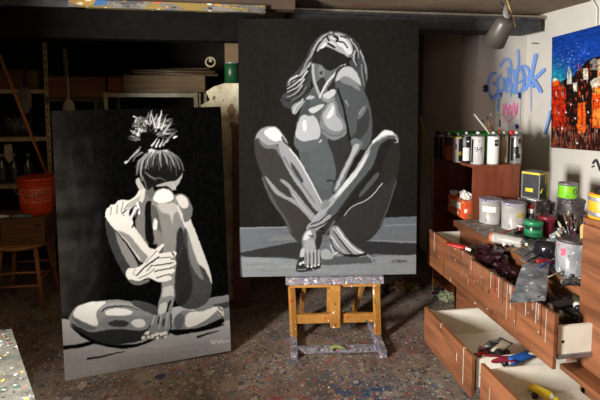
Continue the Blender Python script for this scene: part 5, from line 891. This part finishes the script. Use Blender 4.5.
q = at(232, 83, y=3.56); g = thing('paint_can', 'dark green can on top of the crumbling plaster pillar', 'can', (q.x, 3.56, 1.7255)); MB().lathe([(0, 0), (.056, 0), (.056, .15), (.05, .156), (0, .156)], n=24).build('body', plain('bottle_green', (14, 64, 34), rough=.4), g); MB().lathe([(.052, .154), (.052, .162), (0, .162)], n=24).build('lid', PS, g)
g = thing('plank', 'reddish brown plank standing by the pillar behind the tall painting', 'plank', (.045, 3.40, 0)); MB().box((-.02, -.012, 0), (.10, .010, 1.42), T(0, 0, 0), bev=.003).build('board', wood('red_brown_plank', (84, 46, 32), (104, 60, 42), 'Z'), g)
# stool, cardboard box, bucket, broom
SW = wood('old_stool_wood', (132, 88, 46), (158, 110, 62), 'Z', rough=.5)
sx, sy = -1.60, 3.78
sl = thing('stool', 'worn wooden stool carrying the cardboard box and orange bucket', 'stool', (sx, sy, 0))
MB().lathe([(0, .465), (.18, .465), (.205, .472), (.21, .485), (.205, .498), (0, .5)], n=32).build('seat', SW, sl)
legs = [((a, b), (a*1.5, b*1.5)) for a, b in ((.12, -.11), (-.12, -.11), (.12, .11), (-.12, .11))]
for (a, b), (c_, d_) in legs: MB().bar((c_, d_, 0), (a, b, .47), .014, r2=.018).build('leg', SW, sl)
for z, f in ((.18, 1.35), (.28, 1.22)):
    for s in (-1, 1): MB().bar((-.12*f, s*.11*f, z), (.12*f, s*.11*f, z), .009).build('rung', SW, sl)
for s in (-1, 1): MB().bar((s*.12*1.3, -.11*1.3, .22), (s*.12*1.3, .11*1.3, .22), .009).build('rung', SW, sl)
q = box_thing('cardboard_box', 'cardboard box with dark window and small print, on the stool', 'box', (-1.84, 3.64, .5005), (-1.395, 3.95, .70), CARD)
part('dark_panel', MB().box((-1.84, 3.6385, .53), (-1.70, 3.64, .67)), plain('blue_black_print', (24, 40, 50)), q); part('printed_mark', MB().box((-1.46, 3.6385, .64), (-1.44, 3.64, .66)).box((-1.436, 3.6385, .64), (-1.42, 3.64, .66)), PK, q)
for i, (x, y, m, lb, rz) in enumerate(((-1.74, 3.68, PW, 'pale folded rag on the box edge left of the bucket', .2), (-1.56, 3.67, plain('blue_grey_cloth', (120, 140, 150)), 'blue-grey rag on the box just under the bucket', -.3))): tag(crumple((0, 0, .0), .05, 40+i, (1.5, .55, .22)).build('rag', m, None, (x, y, .718)), lb, 'rag')
q = at(37, 212, y=3.80); bk = thing('bucket', 'orange plastic bucket with outlined emblem panel, on the cardboard box', 'bucket', (q.x, 3.82, .7045)); OB = plain('orange_bucket', (206, 66, 22), rough=.45, vary=.12)
MB().lathe([(0, 0), (.115, 0), (.118, .004), (.135, .285), (.128, .285), (.112, .008), (0, .008)], n=32).build('pail', OB, bk); MB().lathe([(.134, .265), (.143, .268), (.143, .292), (.128, .292)], n=32).build('rim', OB, bk); MB().lathe([(.133, .235), (.140, .237), (.140, .243), (.133, .245)], n=32).build('rib', OB, bk)
def cyl_patch(mb, a0, a1, z0, z1, r0, tap, off, n=10):
    vs = []
    for i in range(n+1):
        a = a0+(a1-a0)*i/n
        for z in (z0, z1): rr = r0+tap*z+off; vs.append((rr*math.cos(a), rr*math.sin(a), z))
    mb.add(vs, [[2*i, 2*i+2, 2*i+3, 2*i+1] for i in range(n)])
fa = -PI/2+math.atan2(.37, 3.5)+.1; mb = MB()
for a0, a1, z0, z1 in ((-.85, .95, .20, .207), (-.85, .95, .105, .112), (-.85, -.80, .105, .207), (.90, .95, .105, .207), (-.12, -.08, .115, .2), (.1, .75, .178, .184), (.1, .75, .13, .136), (.1, .14, .13, .184), (.71, .75, .13, .184)): cyl_patch(mb, fa+a0, fa+a1, z0, z1, .118, .06, .0015)
ring = [((.118+.06*(.156+.03*math.sin(t)))+.0015, fa-.45+.24*math.cos(t), .156+.03*math.sin(t)) for t in [2*PI*k/18 for k in range(19)]]
mb.tube([(r*math.cos(a), r*math.sin(a), z) for r, a, z in ring], .003, 6); mb.build('emblem_panel', plain('pale_orange_print', (210, 150, 120)), bk)
MB().tube([(-.14, 0, .27), (-.145, -.06, .22), (-.1, -.12, .18), (0, -.150, .165), (.1, -.12, .18), (.145, -.06, .22), (.14, 0, .27)], .003).build('wire_handle', DM, bk)
a = Vector((-1.36, 3.97, .0)); a2 = at(46, 172, y=4.05); b = at(-2, 52, y=3.95); dd = (a2-b).normalized(); a = a2+dd*.9; a.y = 4.0
br = thing('broom', 'long wooden handled broom leaning above the orange bucket', 'broom', b); MB().bar((0, 0, 0), (a2-b)*1.0+dd*.02, .012).build('handle', wood('broom_handle', (160, 96, 52), (176, 112, 64), 'Z'), br)
low = a2-b+dd*.02; MB().bar(low, low+dd*.75, .012).build('lower_handle', MATS['broom_handle'], br)
cl = thing('work_glove', 'grey rag glove hanging from the slotted rack beside the broom', 'glove', at(24, 88, y=4.24)); mb = crumple((0, 0, -.10), .075, 13, (.8, .3, 1.6), .15); mb.build('palm', plain('dusty_grey_cloth', (120, 110, 96)), cl); MB().tube([(.0, 0, .0), (.01, 0, .12), (.02, 0, .2)], .012).build('strap', plain('blue_black_cloth', (30, 36, 50)), cl)
tg = thing('paper_tag', 'pale paper tag hanging below the middle rail of the slotted rack', 'tag', at(8, 145, y=4.26)); MB().add([(-.03, 0, 0), (.03, 0, .01), (.035, 0, -.13), (.0, 0, -.16), (-.035, .0, -.1), (-.03, .004, 0), (.03, .004, .01), (.035, .004, -.13), (.0, .004, -.16), (-.035, .004, -.1)], [[0, 1, 2, 3, 4], [9, 8, 7, 6, 5], [0, 5, 6, 1], [1, 6, 7, 2], [2, 7, 8, 3], [3, 8, 9, 4], [4, 9, 5, 0]]).build('tag_sheet', plain('dusty_paper', (170, 156, 130)), tg)
for i, (px, lb) in enumerate(((3, 'dim glass bottle furthest left on the rack shelf'), (15, 'dim glass bottle second from left on the rack shelf'), (29, 'dim glass bottle nearest the bucket on the rack shelf'))):
    q = at(px, 184, y=4.45); g = thing('glass_bottle', lb, 'bottle', (q.x, 4.45, .864), group='glass bottles on the rack'); MB().lathe([(0, 0), (.035, 0), (.037, .01), (.036, .13), (.015, .18), (.014, .23), (0, .23)], n=20).build('bottle', plain('dark_bottle_glass', (70, 72, 64), rough=.08, bump=0, spec=.8), g); MB().lathe([(.016, .225), (.016, .245), (0, .245)], n=14).build('cap', DM, g)
for i, (px, w, h, lb) in enumerate(((56, .09, .30, 'dark storage tin left end of the rack between painting and posts'), (70, .07, .22, 'small dark jar right of the dark storage tin'), (20, .12, .17, 'dark paint tub on the middle rack shelf'))):
    z = 1.616 if i < 2 else 1.281; x = (-1.50, -1.40, -1.9)[i]; y = (4.19+w, 4.19+w, 4.5)[i]
    if i < 2: continue
    g = thing('paint_tub', lb, 'tub', (x, y, z)); MB().lathe([(0, 0), (w*.9, 0), (w, h), (0, h)], n=22).build('body', DKS, g); MB().lathe([(w, h-.01), (w*1.05, h-.008), (w*1.05, h+.008), (0, h+.01)], n=22).build('lid', BLP, g)
SHW = plain('pale_shovel', (150, 140, 122), rough=.6)
g = thing('trowel', 'pale oval paddle hanging behind the left painting top edge', 'paddle', at(69, 110, y=4.08)); MB().lathe([(0, -.10), (.04, -.08), (.055, -.02), (.045, .05), (.015, .09), (.008, .10), (.008, .42), (0, .42)], Matrix.Diagonal((1, .18, 1, 1)), 20).build('blade', SHW, g)

# things on the right in the shade behind the drawers
g = thing('wall_vent', 'black slot plate on the brown wall added for shade, left of the lamp', 'plate', at(443, 58, y=4.485)); MB().box((-.07, -.01, -.018), (.07, .015, .018), bev=.003).build('plate', BLP, g)
g = thing('long_stick', 'thin yellow-brown stick leaning by the brown recess added for shade', 'stick', at(433, 300, y=3.45)); a = at(420, 116, y=3.59)-g.location; b_ = at(431, 160, y=3.56)-g.location; MB().tube([(0, 0, -g.location.z+.01), b_, a], .008).build('shaft', plain('stick_ochre', (140, 116, 52)), g)
for i, (px, py, r, m, lb) in enumerate(((398, 283, .07, plain('brown_rag', (104, 74, 48)), 'crumpled brown rag on the floor right of the easel painting'), (412, 286, .055, plain('olive_rag', (100, 96, 50)), 'olive crumpled rag on the floor by the back wall'), (386, 287, .05, DKS, 'dark paint-crusted lump on the floor behind the easel'), (446, 297, .06, plain('pale_green_plastic', (120, 128, 96)), 'pale green crumpled plastic on the floor under the drawers'), (438, 293, .05, DKS, 'dark lump on the floor under the far drawer'))):
    q = at(px, py+3, z=0); q.y = min(q.y, 3.5); tag(crumple((0, 0, 0), r, 60+i, (1.2, 1, .7), .3).build('crumpled_rag', m, None, (q.x, q.y, r*.55)), lb, 'rag')

# ------------------------------------------------------------------ paint-covered table at the lower left
TT = splat('splattered_table_top', (72, 72, 66), (104, 102, 94), [(16, .55, .5, ((170, 168, 162), (60, 80, 72), (56, 60, 58), (150, 148, 140), (76, 50, 42)), (1, 3, 1)), (34, .5, .5, ((200, 198, 190), (180, 130, 40), (60, 86, 78), (160, 50, 44), (50, 50, 52), (180, 176, 168)), (1, 1, 1)), (80, .5, .45, ((60, 58, 60), (245, 245, 240), (190, 80, 90), (222, 180, 60), (90, 110, 140)), (1, 1, 1))], nscale=10, bump=.6, rough=.4)
A1 = at(11.5, 329, z=.7); A2 = at(35.5, 400, z=.7); A0 = at(0, 330, z=.7); fx = (A0-A1).normalized(); ex = (A2-A1).normalized()
c4 = [A1, A1+fx*.75, A1+fx*.75+ex*1.0, A1+ex*1.0]
tb = thing('work_table', 'paint-splattered pale work table in the lower left corner', 'table', ((A1.x+A2.x)/2-.3, A2.y, 0))
part('table_top', MB().add(c4+[p-Vector((0, 0, .03)) for p in c4], [[0, 1, 2, 3], [7, 6, 5, 4]]+[[i, 4+i, 4+(i+1) % 4, (i+1) % 4] for i in range(4)]), TT, tb)
cc = sum(c4, Vector())/4
for p in c4: q = p*.88+cc*.12; part('leg', MB().box((q.x-.025, q.y-.025, 0), (q.x+.025, q.y+.025, .67)), SW, tb)
for i, (px, py, m, lb) in enumerate(((8, 352, DRIP[0], 'white'), (20, 374, DRIP[0], 'w'), )):
    pass
